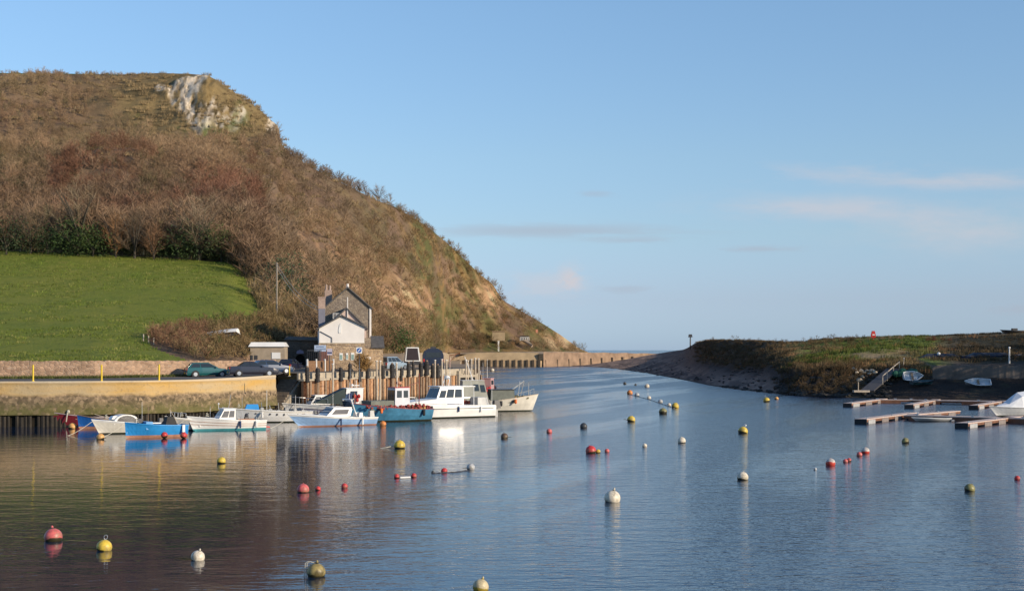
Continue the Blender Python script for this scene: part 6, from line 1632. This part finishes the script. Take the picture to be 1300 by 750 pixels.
BM={'red':buoymat('red_buoy_plastic',(.55,.045,.045)),'pink':buoymat('faded_red_buoy',(.62,.13,.12)),'yellow':buoymat('yellow_buoy_plastic',(.68,.48,.06),lv=.36),
 'white':buoymat('white_buoy_plastic',(.72,.64,.50),lv=.28),'cream':buoymat('cream_buoy',(.60,.50,.30),lv=.42,weedc=(.30,.22,.03)),'orange':buoymat('orange_buoy_plastic',(.70,.24,.05)),
 'peach':buoymat('peach_buoy',(.72,.38,.12)),'moss':buoymat('mossy_buoy',(.32,.25,.09),lv=.40,patch=1),'olive':buoymat('olive_buoy',(.26,.24,.09),lv=.42,patch=1),'brown':buoymat('brown_buoy',(.12,.07,.045)),
 'mixed':buoymat('white_over_red_buoy',(.55,.50,.45),(.5,.06,.04),lv=.5),'dark':buoymat('dark_buoy',(.05,.055,.06)),'grey':buoymat('grey_buoy',(.45,.46,.46))}
BU=[(66,687,22,'pink',1,0,'large faded red buoy with a loop on top, nearest the bottom left corner'),
(130,699,19,'yellow',2,1,'yellow buoy with a dark weedy underside, tilted, right of the large faded red buoy'),
(249,711,17,'white',1,0,'cream white nipple topped buoy between the tilted yellow buoy and the mossy one'),
(400,732,23,'moss',1,2,'mossy brown buoy with a mooring rope hanging on its left, near the bottom edge'),
(609,750,20,'cream',1,0,'cream buoy with a yellow lower half cut by the bottom edge of the picture'),
(777,637,20,'white',1,1,'largest white buoy, alone in the middle of the river'),
(280,588,11,'yellow',0,1,'bright yellow buoy alone in the brown reflection below the teal keeled launch'),
(384,625,15,'pink',0,1,'larger faded red buoy at the left end of the near row of red floats'),
(403,622,7,'red',0,0,'small red float touching the right of the larger faded red buoy'),
(437,619,8,'red',0,0,'small upright red float alone right of the pair of red buoys'),
(507,569,14,'yellow',0,3,'yellow buoy with a pale rope trailing to its left, below the blue fishing boat'),
(503.5,606.5,7,'red',0,0,'left one of two small red floats joined by a short white stick'),
(525,605.5,7,'red',0,0,'right one of two small red floats joined by a short white stick'),
(564,599.5,8,'red',0,0,'small red float midway along a dark floating rope'),
(549.5,600,4,'dark',0,0,'tiny dark float at the left end of the dark floating rope'),
(597,595.5,10,'grey',0,1,'dirty white float at the right end of the dark floating rope'),
(641,556,9,'brown',2,1,'dark brown weedy buoy just off the stern of the large catamaran'),
(697,549,7,'pink',0,0,'small pinkish red buoy alone right of the brown weedy buoy'),
(741,543,9,'dark',0,1,'black and white small buoy between the pinkish one and the yellow one'),
(751,575,13,'red',0,1,'bright red buoy at the left end of a tight cluster of three'),
(759.5,574.5,6,'yellow',0,0,'small yellow float wedged beside the bright red buoy'),
(770.5,573.5,6,'pink',0,0,'small pink float just right of the red and yellow pair'),
(818.5,567,6,'white',0,0,'tiny flat white float between the red cluster and the white buoy'),
(801,535,10,'yellow',0,1,'golden yellow buoy left of centre in the upper river'),
(866,562,10,'white',0,1,'white buoy with a dark waterline right of the tiny flat white float'),
(842,525,10,'olive',0,0,'mottled olive yellow buoy just below the bright yellow buoy of the far rope'),
(857,517.5,9,'yellow',0,0,'bright yellow buoy at the near end of the far curved float line'),
(799.5,500,7,'orange',0,0,'small brown orange float at the far left of the curved float line'),
(809,502.5,6,'grey',0,0,'small grey white float next to the brown orange one'),
(824,506,5,'white',0,0,'tiny white float in the middle of the curved float line'),
(838.5,511,6,'grey',0,0,'grey white float in the curved line, left of the bright yellow buoy'),
(849.5,515,5,'white',0,0,'tiny white float touching the line just left of the bright yellow buoy'),
(821.5,491.5,6,'white',0,0,'small white float farthest up the river near the shingle'),
(807,489,3,'dark',0,0,'tiny dark float left of the farthest white float'),
(793.5,487.5,4,'dark',0,0,'tiny dark float, farthest left of the far ones near the shingle'),
(943,550,12,'yellow',2,0,'yellow buoy with a metal ring standing on its top'),
(943,609,14,'white',0,1,'cream white buoy with a dark tag at its right, below the ringed yellow one'),
(974,510,8,'yellow',2,0,'golden buoy with a pale top close under the dark right bank'),
(986,507,5,'peach',0,0,'tiny peach float right of the golden buoy under the right bank'),
(1055,590.5,12,'mixed',0,1,'dark topped red buoy at the left end of the right hand float line'),
(1073.5,586.5,6,'pink',0,0,'left one of two touching small red floats in the right hand float line'),
(1078.5,585.5,6,'red',0,0,'right one of two touching small red floats in the right hand float line'),
(1091.5,578.5,7,'pink',0,0,'small pinkish float at the lower left of the white topped float pair'),
(1099.5,575,10,'mixed',0,1,'white topped red buoy at the right end of the right hand float line'),
(1035,596,4,'grey',0,0,'tiny pale float left of the dark topped red buoy'),
(1151,562,9,'olive',0,1,'olive green buoy below the tip of the front pontoon finger'),
(1231,623,13,'olive',0,0,'larger dark olive buoy in the lower right of the river'),
(1292.5,608.5,7,'red',0,0,'small red float at the right edge of the picture'),
(90.5,544,10,'peach',0,1,'orange buoy beside the bow of the maroon boat'),
(127,557.5,10,'peach',0,1,'orange yellow buoy with a black waterline in front of the white cabin boat'),
(208,553,8,'red',3,0,'red round fender hanging on the middle of the bright blue boat'),
(231.5,552.5,8,'red',3,0,'red round fender hanging at the stern of the bright blue boat'),
(486,540,8,'orange',3,0,'orange red round buoy floating beside the weathered blue fishing boat'),
(625,471,5,'white',0,0,'far white buoy alone on the water below the sea wall')]
for i,(px,py_,d,cn,top,extra,l) in enumerate(BU):
    x,y,_=G(px,py_); rr=d*y/F/2*1.03; yy_=y+rr*.0
    r=thing('mooring_buoy' if d>8 else 'net_float',(x,yy_+rr*.6,0),rnd.random()*6,l,'buoy','mooring buoys and floats on the river')
    if 'fender hanging' in l: r.location=((px-CX)*106.0/F+.05,106.0,.12)
    tilt=(rnd.uniform(-.35,.35),rnd.uniform(-.35,.35)); r.rotation_euler=(tilt[0],tilt[1],r.rotation_euler.z)
    m=MB(); m.ball((0,0,rr*.45),rr,24,16,sz=.97); m.build('ball',BM[cn],r,smooth=True)
    if d>8 or top:
        m=MB()
        if top==1: m.tube((0,0,rr*1.36),(0,0,rr*1.62),rr*.20,rr*.13,10); m.ball((0,0,rr*1.66),rr*.13,8,6)
        elif top==2:
            pts=[(rr*.22*math.cos(a),0,rr*1.42+rr*.36+rr*.30*math.sin(a)) for a in np.linspace(0,6.283,11)]; m.path(pts,rr*.05,5); m.tube((0,0,rr*1.38),(0,0,rr*1.52),rr*.06,rr*.06,6)
        else: m.tube((0,0,rr*1.36),(0,0,rr*1.52),rr*.12,rr*.10,8)
        m.build('top_eye',steel if top==2 else BM[cn],r)
    if extra==1:
        m=MB(); m.path([(rr*.9,0,rr*.10),(rr*1.25,rr*.3,.02),(rr*1.7,rr*.5,.0),(rr*2.0,rr*.4,-.03)],max(.015,rr*.07),5); m.build('mooring_rope',weed,r)
    if extra==2:
        r.rotation_euler=(.1,.1,0); m=MB(); 
        for dx in (-1.05,-1.25): m.path([(rr*dx,0,-.3),(rr*dx,0,rr*1.3),(rr*(dx+.3),0,rr*1.55),(rr*-.3,0,rr*1.45)],rr*.045,5)
        m.build('mooring_rope',rope,r)
    if extra==3:
        r.rotation_euler=(0,0,0); m=MB(); m.path([(-rr*.8,0,rr*.5),(-rr*2.3,-rr*.3,rr*.15),(-rr*3.4,-rr*.2,-.02)],rr*.10,6); m.build('mooring_rope',rope,r)
m=MB(); a=Vector(G(508,606,.05)); b_=Vector(G(521,605.5,.05)); m.tube(tuple(a),tuple(b_),.05,.05,6); tag(m.build('float_stick',white),'short white stick floating between two small red floats','stick')
def frope(name,pts,r_,mat,l):
    P_=[Vector(G(u,v,.0)) for u,v in pts]; m=MB(); out=[]
    for a,b_ in zip(P_[:-1],P_[1:]):
        for i in range(6): t=i/6; out.append(tuple(a+(b_-a)*t+Vector((0,0,.01+.015*math.sin(i*2)))))
    m.path(out,r_,5); tag(m.build(name,mat),l,'rope')
frope('floating_rope',[(549,600.5),(562,600),(580,599),(597,596.5)],.035,dkgrey,'dark floating rope joining the red float to the dirty white one')
frope('floating_rope',[(799,500.5),(809,503),(824,507),(838,512),(850,516),(857,518)],.05,rope,'pale curved rope joining the far line of small floats')
